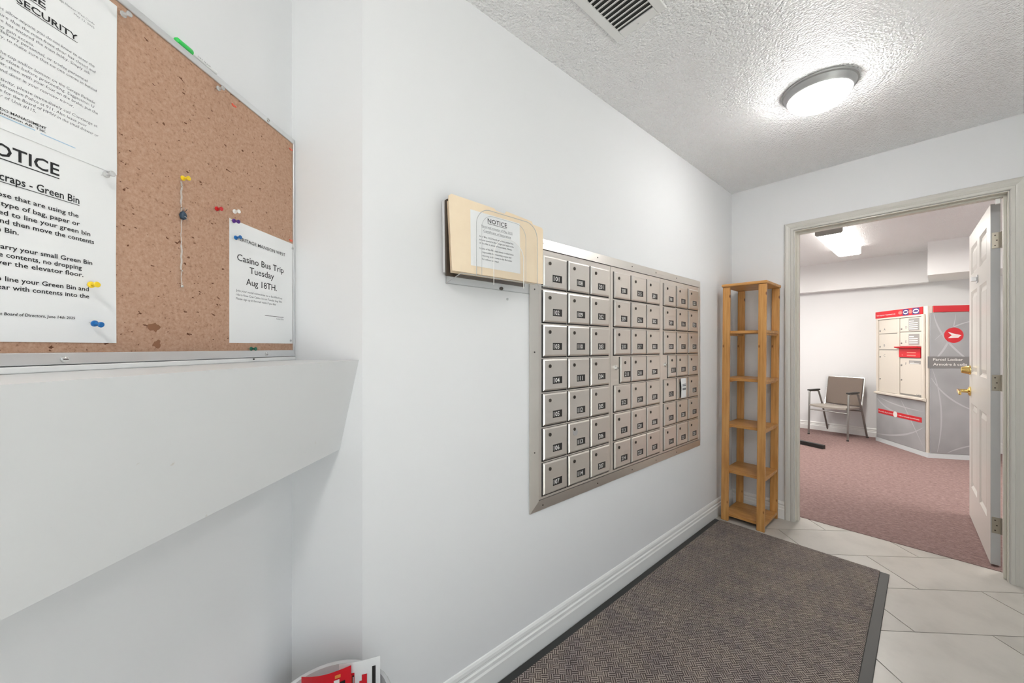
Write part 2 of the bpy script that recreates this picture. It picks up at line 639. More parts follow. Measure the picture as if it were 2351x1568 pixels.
# baseboards
BP = [(0, 0), (.014, 0), (.014, .066), (.0105, .073), (.0105, .086), (.0055, .090), (.0055, .097), (.009, .102), (.0075, .113), (.004, .120), (0, .122)]
def baseboard(name, fr, u0, u1):
    return struct(MB().prism([(v_, w_) for w_, v_ in BP], u0, u1, 'yzx').build(name, M['trimwhite'], mw=fr))
baseboard('baseboard_mailbox', F_MAIL, CN[1], 0)
baseboard('baseboard_door', F_DOOR, 0.0, 0.347)
baseboard('baseboard_doorside', F_DOOR, 1.363, XR)
baseboard('baseboard_left', F_BULL, -2.6, 0)

# door casing, jambs, stops
PROF = [(0.0, 0.0), (0.0, .010), (.004, .0135), (.015, .0145), (.018, .011), (.022, .0125), (.030, .0165), (.042, .019), (.050, .0175), (.053, .014), (.053, 0.0)]
def casing(name, fr, xl, xr, zt):
    mb = MB()
    vs, n = [], len(PROF)
    for t, d in PROF:
        vs += [(xl - t, 0, d), (xl - t, zt + t, d), (xr + t, zt + t, d), (xr + t, 0, d)]
    fs = []
    for i in range(n - 1):
        for k in range(3):
            fs.append((i * 4 + k, i * 4 + k + 1, (i + 1) * 4 + k + 1, (i + 1) * 4 + k))
    fs.append(tuple(i * 4 for i in range(n)))
    fs.append(tuple(i * 4 + 3 for i in range(n - 1, -1, -1)))
    mb.add(vs, fs)
    return struct(mb.build(name, M['casing'], mw=fr))
casing('trim_3', F_DOOR, OPL - .003, OPR + .003, OPT + .003)
casing('trim_4', frame((0, .12), (-1, 0), (0, 1)), -(OPR + .003), -(OPL - .003), OPT + .003)
struct(MB().box(OPL - .001, OPL + .004, -0.002, .122, 0, OPT).box(OPL + .004, OPL + .016, .035, .075, 0, OPT - .012)
       .box(OPR - .004, OPR + .001, -0.002, .122, 0, OPT).box(OPR - .016, OPR - .004, .035, .075, 0, OPT - .012)
       .box(OPL, OPR, -0.002, .122, OPT - .004, OPT + .001).box(OPL + .004, OPR - .004, .035, .075, OPT - .016, OPT - .004).build('trim_5', M['jamb'], bevel=0.0012))

# ------------------------------------------------------------------ the shell of the room beyond
FX0, FX1, FY1 = -1.7, 3.1, 3.83
struct(MB().box(-1.9, 3.3, 0.12, 4.0, -0.06, 0.003).build('floor_carpet', M['carpet']))
struct(MB().box(-1.9, 3.3, 0.12, 4.0, CEIL, CEIL + .06).build('ceiling_room', M['ceiling_far']))
struct(MB().box(-1.9, 3.3, FY1, FY1 + .12, 0, CEIL).build('wall_back', M['paint']))
struct(MB().box(FX0 - .12, FX0, .12, FY1, 0, CEIL).build('wall_room_left', M['paint']))
struct(MB().box(FX1, FX1 + .12, .12, FY1, 0, CEIL).build('wall_room_right', M['paint']))
struct(MB().box(FX0, 0.974, 3.68, FY1, 2.022, CEIL).build('trim_6', M['soffit']))
struct(MB().box(0.974, FX1, 3.133, FY1, 2.035, CEIL).build('trim_7', M['soffit']))
baseboard('baseboard_back', frame((0, FY1), (1, 0), (0, -1)), FX0, FX1)

# ------------------------------------------------------------------ ceiling lamps
def bowl_lamp(x, y, label, glow):
    t = thing('ceiling_lamp', label, 'lamp', Matrix.Translation((x, y, CEIL)), 'bowl lamps of the entrance hall')
    MB().lathe([(.05, 0), (.139, 0), (.142, -.004), (.140, -.009), (.133, -.012), (.124, -.034), (.119, -.038), (.08, -.038)], 48).build('ring', M['lampgrey'], t, smooth=True)
    pr = [(.117, -.034)]
    for k in range(1, 6):
        a = k / 5 * PI / 2
        pr.append((.117 * math.cos(a) + .001, -.034 - .062 * math.sin(a)))
    MB().lathe(pr, 28, cap=False).build('bowl', glow, t, smooth=True)
    return t
bowl_lamp(0.705, -1.02, 'round grey ceiling lamp with glowing white bowl above the mat', M['glow'])
bowl_lamp(1.46, -3.65, 'round ceiling lamp behind the camera near the glazed entrance', M['glow_rear'])


def tube_light(x0, x1, y0, y1, label):
    t = thing('fluorescent_light', label, 'ceiling light', Matrix.Translation(((x0 + x1) / 2, (y0 + y1) / 2, CEIL)), 'fluorescent lights of the far room')
    w, l = (x1 - x0) / 2, (y1 - y0) / 2
    MB().box(-w * .8, w * .8, -l + .012, l - .012, -.03, 0).build('housing', M['fitting'], t)
    MB().prism([(-w * .86, -.080), (w * .86, -.080), (w * .84, -.090), (-w * .84, -.090)], -l + .012, l - .012, 'xzy').build('lens', M['tube'], t)
    for sg_ in (-1, 1):
        MB().prism([(sg_ * w, -.012), (sg_ * w, -.086), (sg_ * w * .865, -.092), (sg_ * w * .865, -.080), (sg_ * w * .97, -.074), (sg_ * w * .97, -.012)], -l + .012, l - .012, 'xzy').build('side_panel', M['tube_side'], t)
    for a in (-l, l - .012):
        MB().prism([(-w - .003, 0), (w + .003, 0), (w + .003, -.078), (w * .9, -.094), (-w * .9, -.094), (-w - .003, -.078)], a, a + .012, 'xzy').build('end_cap', M['fitting_end'], t)
    return t
tube_light(0.248, 0.452, 1.526, 2.81, 'long boxy fluorescent light on the far room ceiling')
tube_light(2.20, 2.404, 0.90, 2.18, 'fluorescent light hidden behind the open panelled door')  # extra fitting out of view, added to brighten the room beyond

tube_light(-1.20, -.996, 1.30, 2.58, 'fluorescent light hidden behind the wall beside the doorway')  # another out-of-view fitting, added for more light on the far walls

# ------------------------------------------------------------------ ceiling air grille
g = thing('ceiling_air_vent', 'white louvred air vent in the stippled ceiling above the mailboxes', 'vent', Matrix.Translation((0.345, -2.14, CEIL)))
gx, gy = .100, .190
mb = MB()
mb.box(-gx, -gx + .031, -gy, gy, -.008, 0).box(gx - .031, gx, -gy, gy, -.008, 0).box(-gx + .031, gx - .031, -gy, -gy + .036, -.008, 0).box(-gx + .031, gx - .031, gy - .036, gy, -.008, 0)
mb.build('rim', M['grille'], g, bevel=.003)
MB().box(-gx + .03, gx - .03, -gy + .03, gy - .03, -.0012, -.0006).build('duct_back', M['duct'], g)
sl = None
ys = -gy + .036
n = int((2 * gy - .072) / .0203)
for k in range(n):
    y = ys + .010 + k * .0203
    if sl is None:
        sl = MB().prism([(-.0062, -.0075), (-.0044, -.0088), (.0062, -.0025), (.0044, -.0013)], -gx + .031, gx - .031, 'yzx').build('slat', M['grille'], g, loc=(0, y, 0))
    else:
        child_copy(sl, g, (0, y, 0))
for sx, sy in ((.0, gy - .018), (.0, -gy + .018)):
    MB().lathe([(.0035, -.008), (.0035, -.0092), (.002, -.0098)], 10, c=(sx, sy, 0)).build('screw', M['alu'], g)

# ------------------------------------------------------------------ mailboxes
bank = thing('mailbox_bank', 'recessed stainless steel bank of apartment mailboxes on the white wall', 'mailboxes', F_MAIL)
Y0, Y1, Z0, Z1 = -2.189, -0.597, 0.560, 1.661
LIP = .043
mb = MB()
O = [(Y0, Z0), (Y1, Z0), (Y1, Z1), (Y0, Z1)]
I = [(Y0 + LIP, Z0 + LIP), (Y1 - .031, Z0 + LIP), (Y1 - .031, Z1 - LIP), (Y0 + LIP, Z1 - LIP)]
for k in range(4):
    j = (k + 1) % 4
    a, b, c, d = O[k], O[j], I[j], I[k]
    vs = [(*a, .0005), (*b, .0005), (*c, .0005), (*d, .0005), (*a, .006), (*b, .006), (*c, .0125), (*d, .0125)]
    MB().add(vs, [(3, 2, 1, 0), (4, 5, 6, 7), (0, 1, 5, 4), (1, 2, 6, 5), (2, 3, 7, 6), (3, 0, 4, 7)]).build('frame_strip', M['steelframe'], bank)
MB().box(I[0][0] + .0005, I[1][0] - .0005, I[0][1] + .0005, I[2][1] - .0005, .0005, .0025).build('back_pan', M['black'], bank)
mods = [(-2.1445, -1.6465), (-1.6440, -1.1515), (-1.1490, -0.6300)]
starts = [-2.1215, -1.6185, -1.1145]
cw = [(.1465, .156), (.1465, .1545), (.1475, .1605)]
for a, b in mods:
    MB().box(a, b, I[0][1] + .002, I[2][1] - .002, .003, .0085).build('module_panel', M['steel'], bank, bevel=.0008)
for z_ in (.8, 1.2, 1.45):
    MB().lathe([(.003, .009), (.003, .0108)], 8, c=(Y0 + .022, z_, 0)).build('screw', M['lockdark'], bank)
for y_ in (-2.12, -1.75, -1.45, -1.2, -.95):
    for z_ in (Z0 + .02, Z1 - .02):
        MB().lathe([(.003, .009), (.003, .0108)], 8, c=(y_, z_, 0)).build('screw', M['lockdark'], bank)
MB().box(-1.20, -1.10, Z1 - .025, Z1 - .012, .0085, .0105).build('maker_plate', M['steelframe'], bank)

DH, RP, RZ = .1285, .1405, .6205
numbers = []
for c in range(9):
    if c < 2:
        numbers.append([101 + c * 7 + r for r in range(7)])
    elif c < 5:
        numbers.append([201 + (c - 2) * 7 + r for r in range(7)])
    else:
        numbers.append([301 + (c - 5) * 7 + r for r in range(7)])
door_mesh, lock_mesh = {}, None


def door_shape(w):
    """pan-shaped door: flat face with chamfered rim"""
    e = .006
    vs = [(0, 0, .0085), (w, 0, .0085), (w, DH, .0085), (0, DH, .0085), (0, 0, .0135), (w, 0, .0135), (w, DH, .0135), (0, DH, .0135),
          (e, e, .0165), (w - e, e, .0165), (w - e, DH - e, .0165), (e, DH - e, .0165)]
    return MB().add(vs, [(3, 2, 1, 0), (0, 1, 5, 4), (1, 2, 6, 5), (2, 3, 7, 6), (3, 0, 4, 7), (4, 5, 9, 8), (5, 6, 10, 9), (6, 7, 11, 10), (7, 4, 8, 11), (8, 9, 10, 11)])


for mo in range(3):
    for ci in range(3):
        for r in range(7):
            w, cp = cw[mo]
            y = starts[mo] + cp * ci
            z = RZ + RP * (6 - r)
            narrow = mo > 0 and ci == 0 and r == 3
            if narrow:
                y, w = y + .052, w - .052
            # shade round each door is painted by its reveal
            key = (mo, narrow)
            if key not in door_mesh:
                d = door_shape(w).build('door', M['steel'], bank, loc=(y, z, 0))
                door_mesh[key] = d
            else:
                d = child_copy(door_mesh[key], bank, (y, z, 0))
            d.rotation_euler = (0, random.uniform(-.006, .006), 0)
            lu = .037 if not narrow else .04
            if lock_mesh is None:
                lock_mesh = MB().lathe([(.0075, .0165), (.0075, .0185), (.006, .0192), (.003, .0192)], 14).box(-.001, .001, -.004, .004, .019, .0198).build('lock', M['lockdark'], d, smooth=True, loc=(lu, .1, 0))
            else:
                child_copy(lock_mesh, d, (lu, .1, 0))
            pu = .053 if not narrow else .030
            mp = MB().box(0, .057, 0, .0295, .0165, .0178, 0)
            mp.box(-.0018, .0588, -.0018, .0313, .0165, .0172, 1)
            mp.text(str(numbers[mo * 3 + ci][r]), .005, .0055, .0265, .01805, 2, 'L', .015, width=.035)
            mp.build('number_plate', [M['black'], M['steel'], M['whiteink']], d, loc=(pu, .026, 0))
        # the gap shade is drawn by black plates further below
for mo in (1, 2):
    y = starts[mo] + .022
    k = MB().lathe([(.013, .0085), (.012, .0125), (.0085, .0135), (.0085, .019), (.004, .0195)], 18).build('master_lock', M['chrome'], bank, smooth=True, loc=(y, RZ + RP * 3 + .075, 0))
    MB().box(-.0015, .0015, -.005, .005, .0193, .0202).build('keyway', M['black'], k)
# dark shadow gap strips: flat black plates that paint the shade round the doors
for mo in range(3):
    for ci in range(3):
        for r in range(7):
            w, cp = cw[mo]
            y = starts[mo] + cp * ci
            z = RZ + RP * (6 - r)
            if mo > 0 and ci == 0 and r == 3:
                y, w = y + .052, w - .052
            if 'rv' not in door_mesh:
                door_mesh['rv'] = {}
            kk = round(w, 4)
            if kk not in door_mesh['rv']:
                door_mesh['rv'][kk] = MB().box(-.0048, w + .0018, -.0058, DH + .0012, .0078, .0093).build('reveal', M['black'], bank, loc=(y, z, 0))
            else:
                child_copy(door_mesh['rv'][kk], bank, (y, z, 0))
# swivelled lock cover on one door, slip of paper on another
MB().lathe([(.016, .0168), (.016, .0182), (.013, .0186)], 16).build('lock_cover', M['alu'], bank, loc=(starts[0] + .156 + .042, RZ + RP + .087, 0))
npp = MB()
NR = 10
def note_w(f):
    return .0205 + .0025 * math.sin(f * PI * .9) ** 2 + .002 * (1 - f)
for k in range(NR + 1):
    f = k / NR
    npp.v += [(-.036 + .003 * math.sin(f * 4), f * .120, note_w(f) + .001), (.034, f * .120, note_w(f))]
npp.f = [(2 * k, 2 * k + 1, 2 * k + 3, 2 * k + 2) for k in range(NR)]
npp.m = [0] * NR
for f0, f1 in ((.40, .50), (.60, .64), (.68, .71)):
    npp.add([(-.02, f * .120, note_w(f) + .0018) for f in (f0, f1)] + [(.026, f * .120, note_w(f) + .0014) for f in (f1, f0)], [(0, 3, 2, 1)], 1)
nt = npp.build('paper_note', [M['paper'], M['greyink']], mw=at(F_MAIL, starts[2] + .160 + .072, RZ + RP * 2 + .006, 0))
nt.data.materials[0] = M['paper']
md = nt.modifiers.new('t', 'SOLIDIFY')
md.thickness = .0006
tag(nt, 'small curling white note taped over a mailbox door in the third section', 'note')

# ------------------------------------------------------------------ acrylic file holder, folders
hold = thing('wall_file_holder', 'clear acrylic wall file holder left of the mailboxes', 'file holder', F_MAIL)
HU0, HU1 = -2.570, -2.150
MB().box(HU0, HU1, 1.428, 1.66, .001, .004).build('back_plate', M['acrylic'], hold)
MB().prism([(1.428, .004), (1.431, .004), (1.452, .094), (1.449, .094)], HU0, HU1, 'yzx').build('tray', M['acrylic'], hold)
for u_ in (HU0, HU1 - .003):
    MB().prism([(1.428, .001), (1.449, .094), (1.475, .094), (1.475, .001)], u_, u_ + .003, 'yzx').build('end_plate', M['acrylic'], hold)


def arch(u0, u1, v0, v1, rad, k=12):
    pts = [(u0, v0)]
    for i in range(k + 1):
        a = PI - i / k * PI / 2
        pts.append((u0 + rad + rad * math.cos(a), v1 - rad + rad * math.sin(a)))
    for i in range(k + 1):
        a = PI / 2 - i / k * PI / 2
        pts.append((u1 - rad + rad * math.cos(a), v1 - rad + rad * math.sin(a)))
    pts.append((u1, v0))
    return pts


HW = .096
outer = arch(-2.515, -2.240, 1.449, 1.668, .055)
MB().prism(outer, HW, HW + .003, 'xyz').build('front_plate', M['acrylic'], hold)
e1 = MB().tube([(p[0], p[1], HW + .0015) for p in outer], .0011, 6)
inn = arch(-2.495, -2.300, 1.452, 1.650, .045)
e1.tube([(p[0], p[1], HW + .0032) for p in inn], .0007, 6)
e1.build('front_edge', M['acryledge'], hold)
lip = arch(-2.452, -2.318, 1.425, 1.585, .062)
MB().prism(lip, HW + .010, HW + .013, 'xyz').build('pocket_lip', M['acrylic'], hold)
MB().tube([(p[0], p[1], HW + .0115) for p in lip], .0013, 6).build('pocket_edge', M['whitepin'], hold)
MB().tube([(HU0, 1.430, .003), (HU1, 1.430, .003)], .0012, 6).tube([(HU0, 1.450, .094), (HU1, 1.450, .094)], .0012, 6).tube([(HU0, 1.430, .003), (HU0, 1.450, .094)], .0012, 6).tube([(HU0 + .001, 1.43, .003), (HU0 + .001, 1.655, .003)], .001, 6).build('tray_edge', M['acryledge'], hold)
MB().lathe([(.006, 0), (.006, .009), (.004, .011)], 12, c=(-2.335, 1.436, 0)).build('screw', M['lockdark'], hold)


def sheet(name, pts, w, th, mats, mw, bow=0.0):
    """a thin upright sheet (card, paper) with outline pts, leaning back by bow at its top"""
    mb = MB()
    v0 = min(p[1] for p in pts)
    n = len(pts)
    vs = [(p[0], p[1], w - bow * (p[1] - v0)) for p in pts] + [(p[0], p[1], w + th - bow * (p[1] - v0)) for p in pts]
    fs = [tuple(range(n - 1, -1, -1)), tuple(range(n, 2 * n))] + [(i, (i + 1) % n, (i + 1) % n + n, i + n) for i in range(n)]
    mb.add(vs, fs)
    return mb.build(name, mats, mw=mw)


def folder(label, u0, u1, v0, v1, w, tab0, tab1, tabh=.012, material=None, th=.0018, bow=.02):
    pts = [(u0 + .012, v0), (u1 - .004, v0 + .002), (u1, v1 - .03), (u1 - .006, v1 - .022), (tab1 + .008, v1 - .016), (tab1, v1 + tabh - .016), (tab0, v1 + tabh - .008), (tab0 - .008, v1 - .004), (u0 + .012, v1), (u0 + .002, v1 - .008)]
    o = sheet('manila_folder' if material is None else 'card_folder', pts, w, th, material or M['manila'], F_MAIL, bow)
    return tag(o, label, 'folder', 'folders in the acrylic holder')
folder('front cream manila folder with a printed notice, in the acrylic holder', -2.609, -2.192, 1.456, 1.693, .082, -2.42, -2.33, -.002)
folder('cream manila folder just behind the front one, its tab showing', -2.600, -2.198, 1.458, 1.693, .066, -2.36, -2.235, .014)
folder('cream manila folder at the back with its edge showing', -2.594, -2.20, 1.456, 1.688, .050, -2.55, -2.47, -.004)
o = sheet('card_folder', [(-2.588, 1.448), (-2.25, 1.448), (-2.25, 1.672), (-2.584, 1.694), (-2.588, 1.690)], .030, .010, M['darkcard'], F_MAIL, .02)
tag(o, 'dark brown folder edge behind the cream manila folders', 'folder', 'folders in the acrylic holder')
o = sheet('paper_sheaf', [(-2.586, 1.462), (-2.27, 1.462), (-2.27, 1.67), (-2.588, 1.694)], .012, .012, M['paper'], F_MAIL, .01)
tag(o, 'sheaf of white papers against the wall in the acrylic holder', 'papers')
# notice on the front folder
mb = MB()
NU0, NU1, NV0, NV1 = -2.527, -2.312, 1.482, 1.662
BOW = .02
mb.add([(NU0, NV0, 0), (NU1, NV0, 0), (NU1, NV1, 0), (NU0, NV1, 0)], [(0, 1, 2, 3)])
nc = (NU0 + NU1) / 2 + .004
mb.text('NOTICE', nc, 1.634, .021, .0004, 1, 'C', .01, width=.084, under=.0014)
mb.text('Reserved minutes of May 2025', nc, 1.615, .0105, .0004, 2, 'C', .0, width=.135, under=.0008)
mb.text('Certificate of Insurance', nc, 1.600, .0105, .0004, 2, 'C', .0, width=.120, under=.0008)
for k, (s_, wd) in enumerate((('As of May, 2025 Board notes have posted the', .148), ('minutes posted in the lounge and next to the', .150), ('of the file in place of insurance. Note:', .142))):
    mb.text(s_, NU0 + .034, 1.580 - k * .011, .0082, .0004, 2, 'L', .01, width=wd)
for k, (s_, wd) in enumerate((('Copies of the file must remain in this folder', .150), ('responsible for returning copies and', .128), ('returning to the notes in the file holder', .132), ('for others to read.', .072))):
    mb.text(s_, NU0 + .034 + (.01 if k else 0), 1.541 - k * .0115, .0082, .0004, 2, 'L', .01, width=wd)
mb.v = [(p[0], p[1], p[2] + .0845 - BOW * (p[1] - 1.456)) for p in mb.v]
o = mb.build('notice_sheet', [M['paper'], M['ink'], M['greyink']], mw=F_MAIL)
tag(o, 'white notice sheet headed NOTICE on the front manila folder', 'notice')
o = MB().lathe([(.004, 0), (.004, .004), (.002, .006)], 10).build('wall_anchor', M['alu'], mw=at(F_MAIL, -2.302, 1.40, .0), smooth=True)
tag(o, 'tiny screw anchor in the wall below the file holder', 'screw')

# ------------------------------------------------------------------ pinboard
pb = thing('pinboard', 'brown fibre pinboard in an aluminium frame above the white ledge', 'pinboard', F_BULL)
PV0, PV1, PU0, PU1 = 1.1945, 1.8095, -1.26, -.0005
FWD = .012
MB().box(PU0 + .01, PU1 - .006, PV0 + .012, PV1 - .008, .002, .0085).build('cork_panel', M['cork'], pb)
mb = MB()
FW2 = .0175
FR = [(PU0, PV0), (PU1, PV0), (PU1, PV1), (PU0, PV1)]
FI = [(PU0 + .0115, PV0 + FW2), (PU1 - .0085, PV0 + FW2), (PU1 - .0085, PV1 - .0135), (PU0 + .0115, PV1 - .0135)]
for k in range(4):
    j = (k + 1) % 4
    a, b, c, d = FR[k], FR[j], FI[j], FI[k]
    vs = [(*a, .0), (*b, .0), (*c, .0), (*d, .0), (*a, .0115), (*b, .0115), (*c, .0115), (*d, .0115)]
    MB().add(vs, [(3, 2, 1, 0), (4, 5, 6, 7), (0, 1, 5, 4), (1, 2, 6, 5), (2, 3, 7, 6), (3, 0, 4, 7)]).build('frame_strip', M['alu'], pb, bevel=.0012)
for u_, v_ in ((-.524, 1.202), (-.115, 1.202), (-1.1, 1.202), (-.109, 1.803), (-.7, 1.803)):
    s_ = MB().lathe([(.0052, .0115), (.0048, .0132), (.003, .0142), (.0005, .0144)], 16).build('screw', M['chrome'], pb, smooth=True, loc=(u_, v_, 0))
    MB().box(-.003, .003, -.0005, .0005, .0138, .0146).build('screw_slot', M['black'], s_)
for u_, v_, sc_ in ((-.392, 1.257, 1.0), (-.387, 1.225, .9)):
    rr = random.Random(int(u_ * 1e4))
    pts = []
    for k in range(14):
        a = 2 * PI * k / 14
        r_ = rr.uniform(.55, 1.2)
        pts.append((.011 * sc_ * r_ * math.cos(a), .009 * sc_ * r_ * math.sin(a)))
    MB().prism(pts, .0083, .0088).build('torn_patch', M['corkhole'], pb, loc=(u_, v_, 0))
cl = MB().prism([(-.012, 1.184), (.012, 1.184), (.006, 1.197), (-.006, 1.197)], .0136, .0165).build('mounting_clip', M['acrylic'], pb, loc=(-.164, 0, 0))
MB().lathe([(.002, .0165), (.002, .018)], 8, c=(0, 1.191, 0)).build('clip_screw', M['black'], cl)


class Print(MB):
    """collects each printed line as a piece of its own"""
    def __init__(s):
        super().__init__()
        s.lines, s.aux = [], MB()

    def text(s, *a, **k):
        ln = MB()
        ln.aux = s.aux
        s.lines.append(ln.text(*a, **k))


def sheet_of_text(name, u0, u1, v0, v1, w, label, cat, writer, curl=0.0):
    t = thing(name, label, cat, F_BULL)
    mb = MB()
    nx, ny = 6, 8
    vs = []
    for j in range(ny + 1):
        for i in range(nx + 1):
            fu, fv = i / nx, j / ny
            vs.append((u0 + (u1 - u0) * fu, v0 + (v1 - v0) * fv, w))
    fs = [(j * (nx + 1) + i, j * (nx + 1) + i + 1, (j + 1) * (nx + 1) + i + 1, (j + 1) * (nx + 1) + i) for j in range(ny) for i in range(nx)]
    mb.add(vs, fs)
    mb.v = [(p[0], p[1], p[2] + curl * (((p[0] - u0) / (u1 - u0)) ** 2) * abs((p[1] - v0) / (v1 - v0) - .5)) for p in mb.v]
    o = mb.build('sheet', M['paper'], t)
    md = o.modifiers.new('t', 'SOLIDIFY')
    md.thickness = .0004
    md.offset = -1
    pr = Print()
    writer(pr, w + .0006)
    for ln in pr.lines:
        ln.build('text_line', [M['ink'], M['greyink'], M['blueink']], t)
    pr.aux.build('ruled_lines', [M['ink'], M['greyink'], M['blueink']], t)
    return t


def w_security(p, w):
    p.text('Heritage Mansion West Condo', -.486, 1.7268, .0046, w, 1, 'R', .0, width=.052)
    p.text('May 12, 2025', -.486, 1.7212, .0040, w, 1, 'R', .0, width=.026)
    p.text('NOTICE', -.5446, 1.7010, .0150, w, 0, 'R', .016, width=.066, under=.0008)
    p.text('SECURITY', -.5074, 1.6840, .0125, w, 0, 'R', .016, width=.067, under=.0008)
    lines = [(1.6611, 'Do not allow anyone you do not know to enter the', -.486), (1.6530, 'building. Make sure that the main front door has closed and', -.4849), (1.6456, 'locked after one has entered the main lobby. Simply ask', -.492),
             (1.6376, 'them to buzz to gain access.', -.5569), (1.6316, 'This includes delivery personnel, or trades personnel', -.4953), (1.6245, 'in a hurry, to make sure that no one comes in behind', -.4832),
             (1.6043, 'Stop at the top and/or bottom on the Garage Parkade', -.4854), (1.5971, 'and let it fully close before proceeding. Suggestion: U', -.4866), (1.5897, 'turn your car, then with your foot on the brake, put the', -.4815), (1.5813, 'watch the ramp and door in your rearview mirror.', -.5125),
             (1.5689, 'If you see activity, please immediately call Concierge at', -.4821), (1.5615, 'or the Edmonton Police at 911. Also leave your', -.4964), (1.5543, 'a note for the Board of HMW in the small drawer or', -.4808), (1.5471, 'the door of Unit #115.', -.5549)]
    for v_, s_, r_ in lines:
        p.text(s_, r_, v_ - .0010, .0060, w, 1, 'R', .0, width=len(s_) * .00243, shear=.15)
    p.text('HERITAGE CONDO MANAGEMENT', -.5437, 1.5290, .0050, w, 0, 'R', .015, width=.085)
    p.text('Building 208, Edmonton AB, T5K', -.5440, 1.5240, .0045, w, 0, 'R', .01, width=.085)
    for a, b, v_ in ((-.640, -.5556, 1.5210), (-.550, -.5102, 1.5200)):
        p.aux.add([(a, v_, w), (b, v_, w), (b, v_ + .0012, w), (a, v_ + .0012, w)], [(0, 1, 2, 3)], 2)
    for a, b, c, d in ((-.487, 1.5165, -.473, 1.513), (-.467, 1.522, -.4655, 1.513), (-.4635, 1.5215, -.4625, 1.5135)):
        p.aux.add([(a, b, w), (c, d, w), (c + .0007, d + .0005, w), (a + .0007, b + .0005, w)], [(0, 1, 2, 3)], 1)


def w_bins(p, w):
    p.text('NOTICE', -.5285, 1.4700, .0235, w, 0, 'R', .016, width=.086, under=.0013)
    p.text('Food Scraps - Green Bin', -.5045, 1.4385, .0150, w, 0, 'R', .014, width=.119, under=.0009)
    L = [(1.4195, 'For those that are using the', -.5055), (1.4075, 'food bin, any type of bag, paper or', -.5040), (1.3960, 'liner can be used to line your green bin', -.4905), (1.3850, 'in the kitchen and then move the contents', -.4855), (1.3735, 'to the Green Bin.', -.5715),
         (1.3515, 'Please carry your small Green Bin', -.4880), (1.3410, 'to dump the contents, no dropping', -.5015), (1.3305, 'of food all over the elevator floor.', -.4995),
         (1.3095, 'Please do line your Green Bin and', -.4925), (1.2985, 'do not smear with contents into the', -.4920)]
    for v_, s_, r_ in L:
        p.text(s_, r_, v_ - .0025, .0092, w, 0, 'R', .014, width=len(s_) * .00398)
    p.text('Heritage Mansion West Board of Directors, June 14th 2025', -.5100, 1.2620, .0056, w, 0, 'R', .015, width=.128, shear=.1)


def w_casino(p, w):
    c = -.1245
    p.text('HERITAGE MANSION WEST', c, 1.4690, .0115, w, 0, 'C', .006, width=.166)
    p.text('Casino Bus Trip', c - .002, 1.4215, .0225, w, 0, 'C', .004, width=.158)
    p.text('Tuesday', c - .002, 1.3980, .0225, w, 0, 'C', .004, width=.083)
    p.text('Aug 18TH.', c - .002, 1.3690, .0225, w, 0, 'C', .004, width=.104)
    for k, (s_, wd) in enumerate((('Join your social committee on a fun-filled bus', .155), ('ride to River Cree Casino. It is on Tuesday Aug 18th.', .155), ('Please sign up in the mail room if you like', .130))):
        p.text(s_, -.2085, 1.3495 - k * .0095, .0072, w, 1, 'L', .0, width=wd)
    p.aux.add([(-.118, 1.3005, w), (-.048, 1.3005, w), (-.048, 1.3016, w), (-.118, 1.3016, w)], [(0, 1, 2, 3)], 0)
    p.text('Contact Office', -.048, 1.2935, .006, w, 1, 'R', .0, width=.028)


PW = .0092
sheet_of_text('security_notice', -.671, -.4545, 1.5055, 1.785, PW + .0010, 'white printed SECURITY notice, uppermost sheet on the pinboard', 'notice', w_security, .002)
sheet_of_text('green_bin_notice', -.672, -.4545, 1.2270, 1.5075, PW, 'white NOTICE about green bins pinned below the security sheet', 'notice', w_bins, .002)
sheet_of_text('casino_trip_notice', -.2265, -.0100, 1.2300, 1.5120, PW, 'white Casino Bus Trip notice in the pinboard corner', 'notice', w_casino, .001)


def push_pin(u, v, color, label, w0=.0095, yaw=0.0, pitch=0.0):
    mw = at(F_BULL, u, v, w0) @ Matrix.Rotation(yaw, 4, 'Y') @ Matrix.Rotation(pitch, 4, 'X')
    t = thing('push_pin', label, 'push pin', mw, 'push pins on the board')
    MB().lathe([(.0004, -.002), (.0006, .0), (.0006, .008)], 8).build('needle', M['chrome'], t)
    MB().lathe([(.0045, .0075), (.0050, .0085), (.0047, .0098), (.0026, .0108), (.0023, .0140), (.0028, .0168), (.0042, .0184), (.0044, .0202), (.0036, .0210)], 16).build('head', M[color], t, smooth=True)
    return t
pins = [(-.4915, 1.785, 'blue', 'blue push pin at the top of the security notice', .011), (-.4500, 1.7755, 'clearpin', 'clear push pin near the upper frame beside the security notice', .0085),
        (-.2640, 1.779, 'clearpin', 'clear push pin just under the frame near the red scrap', .0085), (-.4760, 1.4955, 'clearpin', 'clear push pin at the corner where the two large sheets meet', .0105),
        (-.3460, 1.5490, 'yellow', 'yellow push pin holding the hanging necklace', .0085), (-.2670, 1.5180, 'redpin', 'dark red push pin beside the white pin', .0085), (-.2200, 1.5290, 'whitepin', 'white push pin above the casino notice', .0085),
        (-.2240, 1.5075, 'purple', 'purple push pin in the casino notice corner', .0095), (-.2190, 1.4685, 'blue', 'blue push pin at the casino notice heading', .0095),
        (-.4955, 1.3165, 'yellow', 'yellow push pin at the edge of the green bin notice', .0100), (-.4920, 1.2585, 'blue', 'blue push pin near the foot of the green bin notice', .0100),
        (-.1720, 1.2165, 'greenpin', 'dark green push pin below the casino notice', .0085)]
for k, (u_, v_, c_, lb, w_) in enumerate(pins):
    push_pin(u_, v_, c_, lb, w_, random.uniform(-.12, .12), random.uniform(-.12, .2))
